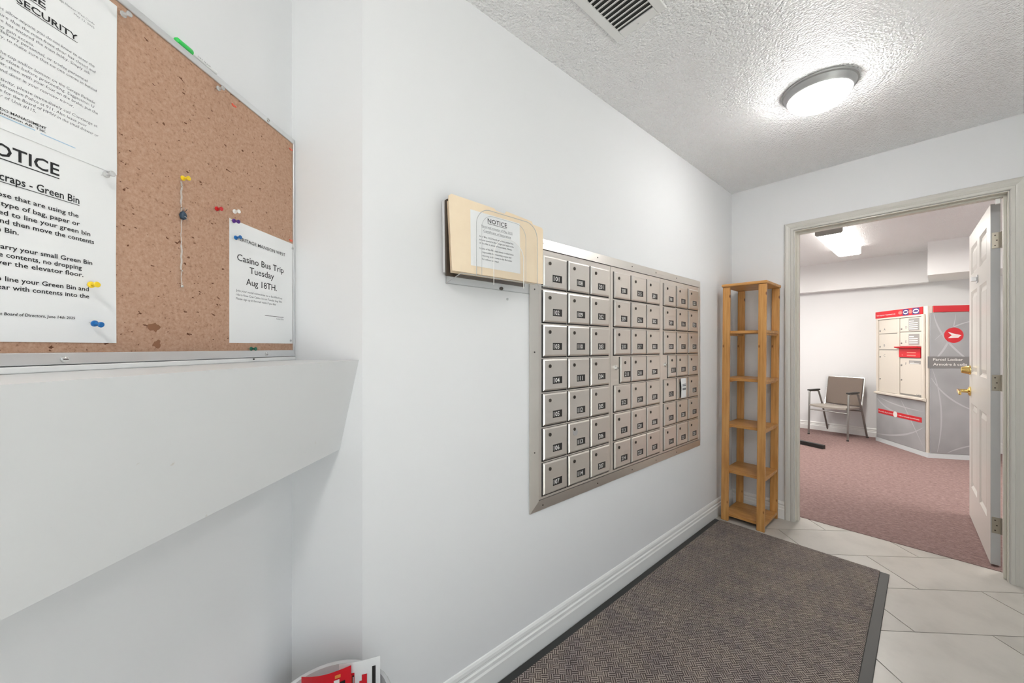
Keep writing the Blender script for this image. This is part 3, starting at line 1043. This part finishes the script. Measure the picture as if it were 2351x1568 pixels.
for k, (u_, v_) in enumerate(((-.0125, 1.4985), (-.0205, 1.2385))):
    o = MB().lathe([(.0024, 0), (.0028, .002), (.0015, .0035)], 10).build('tack', M['clearpin'], mw=at(F_BULL, u_, v_, .0102), smooth=True)
    tag(o, ('clear tack in the upper corner of the casino notice', 'clear tack in the lower corner of the casino notice')[k], 'tack')
for k, (u_, v_, lb) in enumerate(((-.213, 1.774, 'red paper scrap under the pinboard frame near a clear pin'), (-.016, 1.776, 'red paper scrap in the top corner of the pinboard'), (-.016, 1.520, 'red paper scrap just above the casino notice corner'))):
    mb = MB().prism([(-.007, -.001), (-.002, -.003), (.006, -.001), (.004, .002), (-.001, .001), (-.006, .0025)], 0, .0015)
    tag(mb.build('paper_scrap', M['redscrap'], mw=at(F_BULL, u_, v_, .0085)), lb, 'paper scrap')

# marker lying on the frame
mk = thing('marker_pen', 'white marker pen with a green cap lying on the pinboard frame', 'pen', at(F_BULL, -.305, PV1 + .0061, .0066))
MB().lathe([(.0030, -.046), (.0058, -.043), (.0060, -.013), (.0045, -.0105)], 16, 'x').build('cap', M['greencap'], mk, smooth=True)
MB().lathe([(.0046, -.012), (.0046, .045), (.0035, .046)], 16, 'x').build('barrel', M['paper'], mk, smooth=True)
MB().text('DRY ERASE', -.002, -.0012, .0034, .0047, 0, 'L', .0, width=.030).build('lettering', M['greyink'], mk)

# necklace
nk = thing('necklace', 'fine silver necklace with a dark blue pendant hanging from the yellow pin', 'necklace', at(F_BULL, -.341, 0, .0098))
mb = MB()
zz = 1.5430
k = 0
while zz > 1.341:
    wob = .0007 * math.sin(zz * 300) + .0004 * math.sin(zz * 95)
    r_ = .00075
    for sgn in ((-1, 1) if zz > 1.50 or 1.372 < zz < 1.42 else (0,)):
        cx = wob + sgn * .0009
        pts = []
        for q in range(6):
            a = 2 * PI * q / 6
            if k % 2:
                pts.append((cx + r_ * math.cos(a), zz + .0017 * math.sin(a), 0))
            else:
                pts.append((cx, zz + .0017 * math.sin(a), r_ * math.cos(a)))
        mb.tube(pts, .00022, 4, closed=True)
    zz -= .0026
    k += 1
mb.build('chain', M['silver'], nk)
pd = MB().lathe([(.0006, -.010), (.0048, -.0075), (.0062, -.001), (.0045, .004), (.0016, .0068), (.0005, .008)], 12, 'y', c=(.0006, 1.479, .003)).build('pendant', M['stone'], nk, smooth=True)
wire = [(.0016 + .0058 * math.cos(t * .7) * (1 - .3 * t / 14), 1.469 + .0022 * t, .003 + .0056 * math.sin(t * .7)) for t in [x * .5 for x in range(22)]]
MB().tube(wire, .0006, 5).tube([(.0, 1.491 + .0035 * math.sin(a), .002 + .0035 * math.cos(a)) for a in [2 * PI * q / 10 for q in range(10)]], .0007, 5, closed=True).build('silver_wire', M['chrome'], nk)
for z_, r_ in ((1.3695, .0019), (1.339, .0032), (1.534, .0016)):
    MB().lathe([(.0003, -r_), (r_ * .75, -r_ * .66), (r_, 0), (r_ * .75, r_ * .66), (.0003, r_)], 12, 'y', c=(0, z_, .001)).build('bead', M['chrome'], nk, smooth=True)

# ------------------------------------------------------------------ pine shelf tower
SX0, SX1, SY0, SY1, SH = .043, .308, -.342, -.024, 1.642
sh = thing('shelf_tower', 'tall narrow pine shelf tower standing in the corner by the doorway', 'shelf',
           Matrix.Translation((SX0, SY0, 0)) @ Matrix.Rotation(math.radians(.45), 4, 'Y'))
W_, D_ = SX1 - SX0, SY1 - SY0
post = None
for px, py in ((0, 0), (W_ - .046, 0), (0, D_ - .02), (W_ - .046, D_ - .02)):
    if post is None:
        post = MB().box(0, .046, 0, .02, 0, SH - .001).build('post', M['pine_z'], sh, bevel=.003, loc=(px, py, 0))
    else:
        child_copy(post, sh, (px, py, 0))
board = None
for zt in (1.335, 1.005, .680, .356, .050):
    if board is None:
        board = MB().box(.006, W_ - .002, .0205, D_ - .0205, -.019, 0).build('shelf_board', M['pine_x'], sh, bevel=.002, loc=(0, 0, zt))
    else:
        child_copy(board, sh, (0, 0, zt))
MB().box(-.006, W_ + .006, -.008, D_ + .004, SH, SH + .020).build('top_board', M['pine_x'], sh, bevel=.006, seg=3)
for zt in (1.316, .986, .661, .337, .031):
    for px in (.008, W_ - .040):
        MB().box(px, px + .03, .0205, D_ - .0205, zt - .013, zt - .0005).build('cleat', M['pine_x'], sh)

# ------------------------------------------------------------------ entrance mat
mt = thing('entrance_mat', 'brown grey woven entrance mat with black rubber edging below the mailboxes', 'mat')
def quadbox(p, z0, z1):
    return MB().prism(p, z0, z1)
def mx(y, f):
    a, b = .0165, .8945 + (-.376 - y) * .0185
    return a + (b - a) * f
MYF, MYN = -.378, -2.75
e = .037
quadbox([(mx(MYF, 0) + .033, MYF), (mx(MYF, 1) - e, MYF), (mx(MYN, 1) - e, MYN + .04), (mx(MYN, 0) + .033, MYN + .04)], .0005, .0095).build('woven_field', M['mat'], mt)
mb = MB()
for a_, b_ in (((mx(MYF, 0), mx(MYF, 0) + .0328), (mx(MYN, 0), mx(MYN, 0) + .0328)), ((mx(MYF, 1) - e + .0002, mx(MYF, 1)), (mx(MYN, 1) - e + .0002, mx(MYN, 1)))):
    MB().prism([(a_[0], MYF), (a_[1], MYF), (b_[1], MYN), (b_[0], MYN)], .0005, .006).build('rubber_edge', M['rubber'], mt, bevel=.002)
MB().box(mx(MYN, 0) + .0328, mx(MYN, 1) - e, MYN, MYN + .0398, .0005, .006).build('rubber_edge', M['rubber'], mt, bevel=.002)

# ------------------------------------------------------------------ open panelled door
A_ = Vector((1.258, .172))
dd = Vector((-.048, .909)).normalized()
LW = .885
Bf = A_ + dd * LW
F_LEAF = frame((Bf.x, Bf.y, .012), (-dd.x, -dd.y), (-dd.y, dd.x))
leaf = struct(bpy.data.objects.new('door_1', None))
COL.objects.link(leaf)
leaf.matrix_world = F_LEAF
tag(leaf, 'open cream six-panel door with brass lever and deadbolt', None)
LH, TH = 2.005, -.035
s2u = lambda s_: LW - s_
cols = [(s2u(.79), s2u(.51)), (s2u(.402), s2u(.125))]
rws = [(.225, .815), (1.025, 1.595), (1.715, 1.905)]
mb = MB()
edges_u = [0, cols[0][0], cols[0][1], cols[1][0], cols[1][1], LW]
edges_v = [0, rws[0][0], rws[0][1], rws[1][0], rws[1][1], rws[2][0], rws[2][1], LH]
mb.box(0, edges_u[1], 0, LH, TH, 0).box(edges_u[4], LW, 0, LH, TH, 0)
mb.box(edges_u[1], edges_u[4], 0, edges_v[1], TH, 0).box(edges_u[1], edges_u[4], edges_v[2], edges_v[3], TH, 0).box(edges_u[1], edges_u[4], edges_v[4], edges_v[5], TH, 0).box(edges_u[1], edges_u[4], edges_v[6], LH, TH, 0)
for r0, r1 in rws:
    mb.box(edges_u[2], edges_u[3], r0, r1, TH, 0)
mb.build('stiles_and_rails', M['door'], leaf)
MB().box(LW, LW + .0008, 0.002, LH - .002, TH + .001, -.001).build('hinge_edge', M['dooredge'], leaf)
for u0, u1 in cols:
    for v0, v1 in rws:
        a, b, c = 0.0, .016, .030
        vs = []
        for ins, w in ((0, -.0005), (.014, -.0095), (.022, -.0095), (.046, -.003)):
            vs += [(u0 + ins, v0 + ins, w), (u1 - ins, v0 + ins, w), (u1 - ins, v1 - ins, w), (u0 + ins, v1 - ins, w)]
        fs = []
        for k in range(3):
            for q in range(4):
                fs.append((k * 4 + q, k * 4 + (q + 1) % 4, (k + 1) * 4 + (q + 1) % 4, (k + 1) * 4 + q))
        fs.append((12, 13, 14, 15))
        n0 = len(vs)
        vs += [(u0, v0, TH + .006), (u1, v0, TH + .006), (u1, v1, TH + .006), (u0, v1, TH + .006)]
        fs.append((n0 + 3, n0 + 2, n0 + 1, n0))
        for q in range(4):
            fs.append((n0 + q, n0 + (q + 1) % 4, (q + 1) % 4, q))
        MB().add(vs, fs).build('panel', M['door'], leaf)
for z_ in (1.80, 1.01, .22):
    h = MB().box(LW + .0008, LW + .0028, z_ - .044, z_ + .044, -.030, -.0045).build('hinge', M['hinge'], leaf, bevel=.0008)
    MB().lathe([(.0045, z_ - .046), (.0065, z_ - .045), (.0065, z_ + .045), (.0045, z_ + .046)], 14, 'y', c=(LW + .004, 0, -.042)).build('knuckle', M['hinge'], h, smooth=True)
    MB().box(LW + .0008, LW + .0024, z_ - .044, z_ + .044, -.042, -.030).build('leaf_plate', M['hinge'], h)
    for dv, dw in ((.028, -.016), (0, -.022), (-.028, -.016)):
        MB().lathe([(.0035, LW + .0028), (.0035, LW + .0034)], 10, 'x', c=(0, z_ + dv, dw)).build('screw', M['lockdark'], h)
SB = s2u(.825)
d = MB().lathe([(.033, 0), (.033, .006), (.030, .010), (.021, .042), (.018, .044)], 24, c=(SB, 1.045, 0)).build('deadbolt', M['brass'], leaf, smooth=True)
MB().box(SB - .002, SB + .002, 1.038, 1.052, .0438, .0448).build('keyway', M['black'], d)
lv = MB().lathe([(.033, 0), (.033, .005), (.026, .011), (.013, .014), (.011, .050), (.012, .060)], 24, c=(SB, .895, 0)).build('door_handle', M['brass'], leaf, smooth=True)
MB().prism([(SB - .012, .885), (SB + .03, .882), (SB + .075, .880), (SB + .112, .872), (SB + .118, .882), (SB + .105, .897), (SB + .06, .904), (SB, .908), (SB - .012, .905)], .050, .064).build('lever', M['brass'], lv, bevel=.004, smooth=True)
MB().box(0, LW * .0 + .003, .84, .95, TH + .004, -.004).build('latch_plate', M['brass'], leaf)
MB().box(s2u(.49) - .032, s2u(.49) + .032, 1.625, 1.675, 0, .004).box(s2u(.49) - .018, s2u(.49) + .018, 1.636, 1.664, .004, .028).build('door_knocker', M['alu'], leaf, bevel=.002)
tag(MB().box(1.268, 1.286, .045, .063, OPT - .046, OPT - .018).build('door_bumper', M['trimwhite'], bevel=.003), 'small white rubber bumper up in the door frame corner', 'door bumper')

# ------------------------------------------------------------------ visitor chair
ch = thing('armchair', 'taupe metal-framed visitor chair with black arm pads by the back wall', 'chair', Matrix.Translation((.135, 3.545, 0)) @ Matrix.Rotation(math.radians(-17.6), 4, 'Z'))
side = None
def side_path(x):
    return [(x, -.235, .004), (x, -.226, .30), (x, -.215, .585), (x, -.205, .603), (x, -.19, .609), (x, -.02, .604), (x, -.005, .598), (x, .008, .585), (x, .09, .41), (x, .235, .004)]
for x in (-.225, .225):
    MB().tube(side_path(x), .0115, 10).build('side_frame', M['steelgrey'], ch, smooth=True)
    MB().box(x - .020, x + .020, -.235, .012, .611, .630).build('arm_pad', M['blacksteel'], ch, bevel=.007, seg=3)
for y, z in ((-.218, .355), (.085, .37)):
    MB().tube([(-.225, y, z), (.225, y, z)], .009, 8).build('cross_rail', M['steelgrey'], ch, smooth=True)
# seat: thin padded, dished
mb = MB()
nx, ny = 10, 8
top, bot = [], []
for j in range(ny + 1):
    for i in range(nx + 1):
        fu, fv = i / nx * 2 - 1, j / ny
        x = fu * .208
        y = -.245 + fv * .40
        edge = (1 - abs(fu) ** 4) * (1 - abs(2 * fv - 1) ** 6)
        z = .405 - .012 * (1 - fu * fu) - .03 * (1 - fv) ** 2 * 0 + .02 * (1 - fv) * .6
        top.append((x, y, z + .016 * edge + .01))
        bot.append((x, y, z - .012))
n1 = (nx + 1) * (ny + 1)
fs = []
for j in range(ny):
    for i in range(nx):
        a = j * (nx + 1) + i
        fs.append((a, a + 1, a + nx + 2, a + nx + 1))
        fs.append((n1 + a + nx + 1, n1 + a + nx + 2, n1 + a + 1, n1 + a))
ring = [i for i in range(nx + 1)] + [j * (nx + 1) + nx for j in range(1, ny + 1)] + [ny * (nx + 1) + i for i in range(nx - 1, -1, -1)] + [j * (nx + 1) for j in range(ny - 1, 0, -1)]
for k in range(len(ring)):
    a, b = ring[k], ring[(k + 1) % len(ring)]
    fs.append((a, n1 + a, n1 + b, b))
mb.add(top + bot, fs)
mb.build('seat', M['taupe_light'], ch, smooth=True)
MB().prism([(.120, .43), (.142, .425), (.215, .795), (.205, .805), (.192, .798)], -.200, .200, 'yzx').build('backrest', M['taupe'], ch, bevel=.008, seg=3, smooth=True)
for x in (-.210, .210):
    MB().tube([(x, .095, .392), (x, .128, .42), (x, .168, .60), (x, .207, .802)], .010, 8).build('back_tube', M['chrome'], ch, smooth=True)
MB().tube([(-.210, .207, .803), (.210, .207, .803)], .0085, 8).build('back_rail', M['chrome'], ch, smooth=True)
for x in (-.225, .225):
    for y in (-.235, .235):
        MB().lathe([(.0135, 0), (.0135, .018), (.012, .020)], 10, c=(x, y, 0)).build('foot_cap', M['blacksteel'], ch)

# sled-base lounge chair, mostly behind the wall beside the doorway
tb = thing('lounge_chair', 'brown padded lounge chair on black steel runners, half hidden by the doorway', 'chair', Matrix.Translation((-.30, 2.72, 0)) @ Matrix.Rotation(math.radians(-21.0), 4, 'Z'))
for y_, e_ in ((0.0, .486), (-.46, .36)):
    MB().prism([(-.46, .004), (e_, .004), (e_, .046), (e_ - .006, .050), (-.46, .050)], y_ - .025, y_ + .025, 'xzy').build('runner', M['blacksteel'], tb, bevel=.003)
    MB().box(-.20, -.15, y_ - .02, y_ + .02, .05, .38).build('leg', M['blacksteel'], tb)
MB().box(-.52, .02, -.48, .02, .38, .47).build('seat', M['brownpad'], tb, bevel=.03, seg=3, smooth=True)
vs, fs, NS, NT = [], [], 10, 24
def sgn(x, p):
    return math.copysign(abs(x) ** p, x)
for i in range(NS + 1):
    ph = -PI / 2 + PI * i / NS
    for k in range(NT):
        th = 2 * PI * k / NT
        vs.append((-.20 + .375 * sgn(math.cos(ph), .5) * sgn(math.cos(th), .55), .03 + .045 * sgn(math.cos(ph), .6) * sgn(math.sin(th), .8), .605 + .145 * sgn(math.sin(ph), .6)))
for i in range(NS):
    for k in range(NT):
        fs.append((i * NT + k, i * NT + (k + 1) % NT, (i + 1) * NT + (k + 1) % NT, (i + 1) * NT + k))
MB().add(vs, fs).build('backrest', M['brownpad'], tb, smooth=True)

# ------------------------------------------------------------------ parcel locker
LA, LB = (.515, 3.595), (.978, 2.962)
u1 = Vector((LB[0] - LA[0], LB[1] - LA[1])).normalized()
L1 = (Vector(LB) - Vector(LA)).length
u2 = Vector((.837, .547)).normalized()
L2 = .58
LC = (LB[0] + u2.x * L2, LB[1] + u2.y * L2)
LZ = 1.675
lk = thing('parcel_locker', 'angled cream and grey parcel locker with red headers by the back wall', 'parcel locker')
F_L1 = frame(LA, u1, (u1.y, -u1.x))
F_L2 = frame(LB, u2, (u2.y, -u2.x))
def inset(k):
    return [(LA[0] + .0 + k, LA[1] + k), (LB[0], LB[1] + k * 1.3), (LC[0] - k, LC[1] + k), (LC[0] - k, FY1 - .02), (LA[0] + k, FY1 - .02)]
MB().prism(inset(.004), .055, LZ).build('cabinet', M['cream'], lk)
MB().prism([(LA[0] - .004, LA[1]), (LB[0], LB[1] - .006), (LC[0], LC[1] - .004), (LC[0], FY1 - .02), (LA[0] - .004, FY1 - .02)], 0, .055).build('plinth', M['lockerwhite'], lk)


def on(fr, mb, name, mats, parent=lk, **kw):
    o = mb.build(name, mats, None, **kw)
    o.parent = parent
    o.matrix_local = fr
    return o


def on_child(mb, name, mats, parent, **kw):
    return mb.build(name, mats, parent, **kw)


# face with the compartments
o = on(F_L1, MB().box(.004, L1 * .925, 1.590, 1.673, 0, .010), 'header', M['red'], bevel=.002)
hd = MB().text('Parcel compartment', .030, 1.618, .024, .0108, 0, 'L', .01, width=.135).text('Compartiment à colis', .180, 1.618, .024, .0108, 0, 'L', .01, width=.16)
on_child(hd, 'lettering', M['whiteink'], o)
lg = MB()
def ell(mb, cu, cv, ru, rv, w, mi, n=24):
    mb.add([(cu + ru * math.cos(2 * PI * k / n), cv + rv * math.sin(2 * PI * k / n), w) for k in range(n)], [tuple(range(n))], mi)
    return mb
ell(lg, .415, 1.632, .030, .020, .0108, 0)
lg.add([(.452, 1.596, .0106), (.540, 1.596, .0106), (.540, 1.668, .0106), (.452, 1.668, .0106)], [(0, 1, 2, 3)], 1)
ell(lg, .497, 1.632, .036, .024, .0110, 3)
ell(lg, .497, 1.634, .030, .012, .0112, 1)
ell(lg, .566, 1.632, .022, .022, .0110, 2)
lg.add([(.594, 1.596, .0106), (.690, 1.596, .0106), (.690, 1.668, .0106), (.594, 1.668, .0106)], [(0, 1, 2, 3)], 1)
ell(lg, .642, 1.632, .042, .026, .0110, 3)
ell(lg, .642, 1.632, .036, .011, .0112, 1)
on_child(lg, 'emblems', [M['redlight'], M['navy'], M['redlight'], M['whiteink']], o)
fr_ = MB().box(.03, .060, .625, 1.588, 0, .018).box(L1 * .925, L1 * .962, .625, 1.588, 0, .018).box(.06, L1 * .925, 1.568, 1.588, 0, .018).box(.372, .405, .645, 1.568, 0, .012)
on(F_L1, fr_, 'compartment_frame', M['cream'], bevel=.002)
on(F_L1, MB().prism([(.612, 0), (.628, .040), (.645, .040), (.652, .006), (.652, 0)], .02, L1 * .975, 'yzx'), 'sill', M['cream'])
on(F_L1, MB().box(.058, L1 * .925, .65, 1.57, -.002, .001), 'reveal', M['platetext'])
comps = [('A', .066, .368, 1.392, 1.564, .085), ('B', .066, .368, 1.190, 1.384, .085), ('C', .066, .368, .655, 1.182, .085),
         ('D', .412, .712, 1.402, 1.564, .080), ('E', .412, .712, 1.232, 1.394, .080), ('F', .412, .712, .672, 1.092, .080)]
for nm, a, b, c, d_, lt in comps:
    c_o = on(F_L1, MB().box(a, b, c, d_, .001, .009), 'compartment_door', M['cream'], bevel=.0025)
    lz = c + .035 if nm not in 'CF' else d_ - .085
    k_o = MB().lathe([(.011, .009), (.011, .013), (.008, .015)], 14, c=(a + .022, lz, 0)).build('lock', M['steelgrey'], c_o, smooth=True)
    if nm in 'CF':
        MB().lathe([(.009, .009), (.009, .013), (.006, .015)], 14, c=(a + .022, c + .16, 0)).build('lock', M['steelgrey'], c_o, smooth=True)
    MB().text(nm, a + lt, lz + .004, .040, .0096, 0, 'L', .01).build('letter', M['greyink'], c_o)
for v0, v1, n_l, u0_, u1_ in ((1.410, 1.552, 5, .540, .688), (1.246, 1.372, 4, .540, .688), (1.026, 1.066, 2, .545, .706)):
    p_o = on(F_L1, MB().box(u0_, u1_, v0, v1, .009, .0102), 'instruction_plate', M['platetext'])
    ln = MB()
    for k in range(n_l):
        y = v1 - .026 - k * ((v1 - v0 - .03) / max(1, n_l)) if n_l > 2 else v1 - .016 - k * .015
        e_ = u1_ - .02 if k else u0_ + .075
        hgt_ = .010 if n_l > 2 else .006
        ln.add([(u0_ + .008, y - hgt_, .0106), (e_, y - hgt_, .0106), (e_, y, .0106), (u0_ + .008, y, .0106)], [(0, 1, 2, 3)])
    on_child(ln, 'printed_lines', M['whiteink'], p_o)
sl_ = on(F_L1, MB().box(.409, .715, 1.100, 1.222, .001, .020).prism([(1.222, .0), (1.228, .055), (1.214, .055), (1.205, .02), (1.205, 0)], .385, .722, 'yzx'), 'mail_slot', M['red'], bevel=.002)
on_child(MB().add([(.530, 1.150, .0206), (.655, 1.150, .0206), (.655, 1.163, .0206), (.530, 1.163, .0206)], [(0, 1, 2, 3)]).add([(.530, 1.118, .0206), (.655, 1.118, .0206), (.655, 1.131, .0206), (.530, 1.131, .0206)], [(0, 1, 2, 3)]), 'printed_lines', M['redlight'], sl_)
MB().lathe([(.008, .020), (.008, .0215)], 12, c=(.462, 1.128, 0)).build('lock', M['redlight'], sl_)
on(F_L1, MB().text('Canada', .650, .672, .026, .0096, 0, 'L', .015, width=.085), 'lettering', M['greyink'])
on(F_L1, MB().box(.016, L1 * .962, .058, .610, 0, .005), 'lower_sheet', M['greysheet'])


def swoosh(pts, wid, w):
    """a tapering curved band printed on a sheet"""
    mb = MB()
    n = 20
    L, R_ = [], []
    for k in range(n + 1):
        t = k / n
        p = [(1 - t) ** 2 * pts[0][i] + 2 * t * (1 - t) * pts[1][i] + t * t * pts[2][i] for i in (0, 1)]
        d = [2 * (1 - t) * (pts[1][i] - pts[0][i]) + 2 * t * (pts[2][i] - pts[1][i]) for i in (0, 1)]
        l_n = math.hypot(*d)
        nx_, ny_ = -d[1] / l_n, d[0] / l_n
        h = wid * math.sin(PI * min(1, t * .9 + .08)) / 2
        L.append((p[0] + nx_ * h, p[1] + ny_ * h, w))
        R_.append((p[0] - nx_ * h, p[1] - ny_ * h, w))
    mb.add(L + R_, [(k, n + 1 + k, n + 2 + k, k + 1) for k in range(n)])
    return mb
for pts, wd in ((((.03, .56), (.25, .36), (.74, .43)), .022), (((.05, .585), (.30, .50), (.74, .50)), .014), (((.03, .10), (.50, .14), (.74, .33)), .020), (((.42, .585), (.52, .45), (.745, .09)), .012)):
    on(F_L1, swoosh(pts, wd, .0056), 'printed_swoosh', M['swoosh'])
o = on(F_L1, MB().box(.050, .715, .372, .430, .005, .0072), 'red_banner', M['red'], bevel=.001)
on_child(ell(MB(), .335, .401, .033, .036, .0080, 0), 'round_badge', M['whiteink'], o)
on_child(MB().text('Parcels & packets', .062, .394, .020, .0080, 0, 'L', .01, width=.23).text('Colis et paquets encombrants', .385, .394, .020, .0080, 0, 'L', .01, width=.30), 'lettering', M['whiteink'], o)

# plain face with the emblem
on(F_L2, MB().box(.018, L2 - .01, .058, 1.598, 0, .005), 'side_sheet', M['greysheet'])
on(F_L2, MB().box(.046, L2 - .01, 1.604, 1.674, 0, .008), 'header', M['red'], bevel=.002)
for pts, wd in ((((.02, 1.05), (.20, 1.20), (.24, 1.58)), .020), (((.05, 1.58), (.10, 1.25), (.50, .95)), .020), (((.03, .88), (.16, .60), (.50, .50)), .016), (((.08, .07), (.17, .55), (.03, 1.0)), .014), (((.17, .07), (.30, .16), (.55, .20)), .014), (((.06, 1.30), (.22, 1.50), (.50, 1.52)), .012)):
    on(F_L2, swoosh(pts, wd, .0056), 'printed_swoosh', M['swoosh'])
o = on(F_L2, MB().box(-.004, L2 - .01, .990, 1.118, .0052, .0075), 'dark_band', M['darkband'])
tx = MB().text('Parcel Locker', .042, 1.072, .040, .0082, 0, 'L', .012, width=.255).text('Armoire à colis', .042, 1.020, .040, .0082, 0, 'L', .012, width=.290)
on_child(tx, 'lettering', M['whiteink'], o)
o = on(F_L2, ell(MB(), .221, 1.350, .083, .083, .0066, 0, 40), 'round_emblem', [M['red']])
wing = [(.170, 1.386), (.236, 1.362), (.286, 1.350), (.270, 1.335), (.258, 1.322), (.170, 1.318), (.196, 1.342), (.204, 1.350), (.190, 1.362)]
em = MB().add([(*p, .0072) for p in wing], [(0, 1, 7, 8), (1, 2, 3, 7), (3, 4, 6, 7), (4, 5, 6)])
on_child(em, 'wing_mark', M['whiteink'], o)
on_child(MB().box(.198, .268, 1.3485, 1.3505, .0073, .0076).box(.202, .255, 1.332, 1.334, .0073, .0076), 'wing_lines', M['redlight'], o)

# ------------------------------------------------------------------ bin and flyers under the ledge
bx, by = bull(-.165, .200)
bn = thing('waste_bin', 'pale grey plastic bin under the ledge, filled with flyers', 'bin', Matrix.Translation((bx, by, 0)))
prof = [(.118, 0), (.124, .004), (.146, .332), (.151, .336), (.153, .347), (.148, .354), (.142, .350), (.140, .337), (.118, .02), (.02, .016)]
MB().lathe(prof, 40).build('body', M['bin'], bn, smooth=True)
F_SEG = frame(CN, (-BO[0] * -1, -BO[1] * -1), (-BN[0], -BN[1]))


def flyer(label, u0, u1, v0, v1l, v1r, w, mats, art, bowk=.03):
    n = 8
    vs = []
    for k in range(n + 1):
        f = k / n
        u = u0 + (u1 - u0) * f
        ww = w + bowk * math.sin(f * PI)
        vs += [(u, v0, ww), (u, v1l + (v1r - v1l) * f, ww)]
    mb = MB().add(vs, [(2 * k, 2 * k + 2, 2 * k + 3, 2 * k + 1) for k in range(n)])
    pr = art()
    for (x0, x1, y0, y1, mi) in pr:
        m_ = 4
        q = []
        for k in range(m_ + 1):
            f = x0 + (x1 - x0) * k / m_
            u = u0 + (u1 - u0) * f
            top = v1l + (v1r - v1l) * f
            ww = w + bowk * math.sin(f * PI) + .0012
            q += [(u, top - y1, ww), (u, top - y0, ww)]
        mb.add(q, [(2 * k, 2 * k + 2, 2 * k + 3, 2 * k + 1) for k in range(m_)], mi)
    o = mb.build('flyer', mats, mw=F_SEG)
    md = o.modifiers.new('t', 'SOLIDIFY')
    md.thickness = .0006
    md.offset = -1
    return tag(o, label, 'flyer', 'flyers in the bin')
flyer('red promotional flyer standing in the bin under the ledge', -.114, .019, .20, .370, .409, .100, [M['red'], M['whiteink'], M['orange'], M['black']],
      lambda: [(.155, .215, .024, .042, 1), (.155, .215, .048, .066, 1), (.42, .58, .036, .046, 1), (.70, .80, .022, .13, 1), (.72, .82, .010, .018, 2), (.81, .90, .030, .12, 3), (.62, .67, .03, .036, 1)], .012)
flyer('white flyer with red and black blocks behind the red flyer', -.020, .090, .20, .398, .428, .088, [M['paper'], M['red'], M['black'], M['orange'], M['whiteink']],
      lambda: [(.18, .40, .026, .14, 1), (.30, .33, .03, .14, 3), (.35, .395, .032, .14, 2), (.36, .385, .036, .052, 4), (.36, .385, .058, .074, 4), (.52, .70, .050, .070, 1), (.58, .70, .035, .090, 1), (.82, .90, .020, .14, 2)], .004)
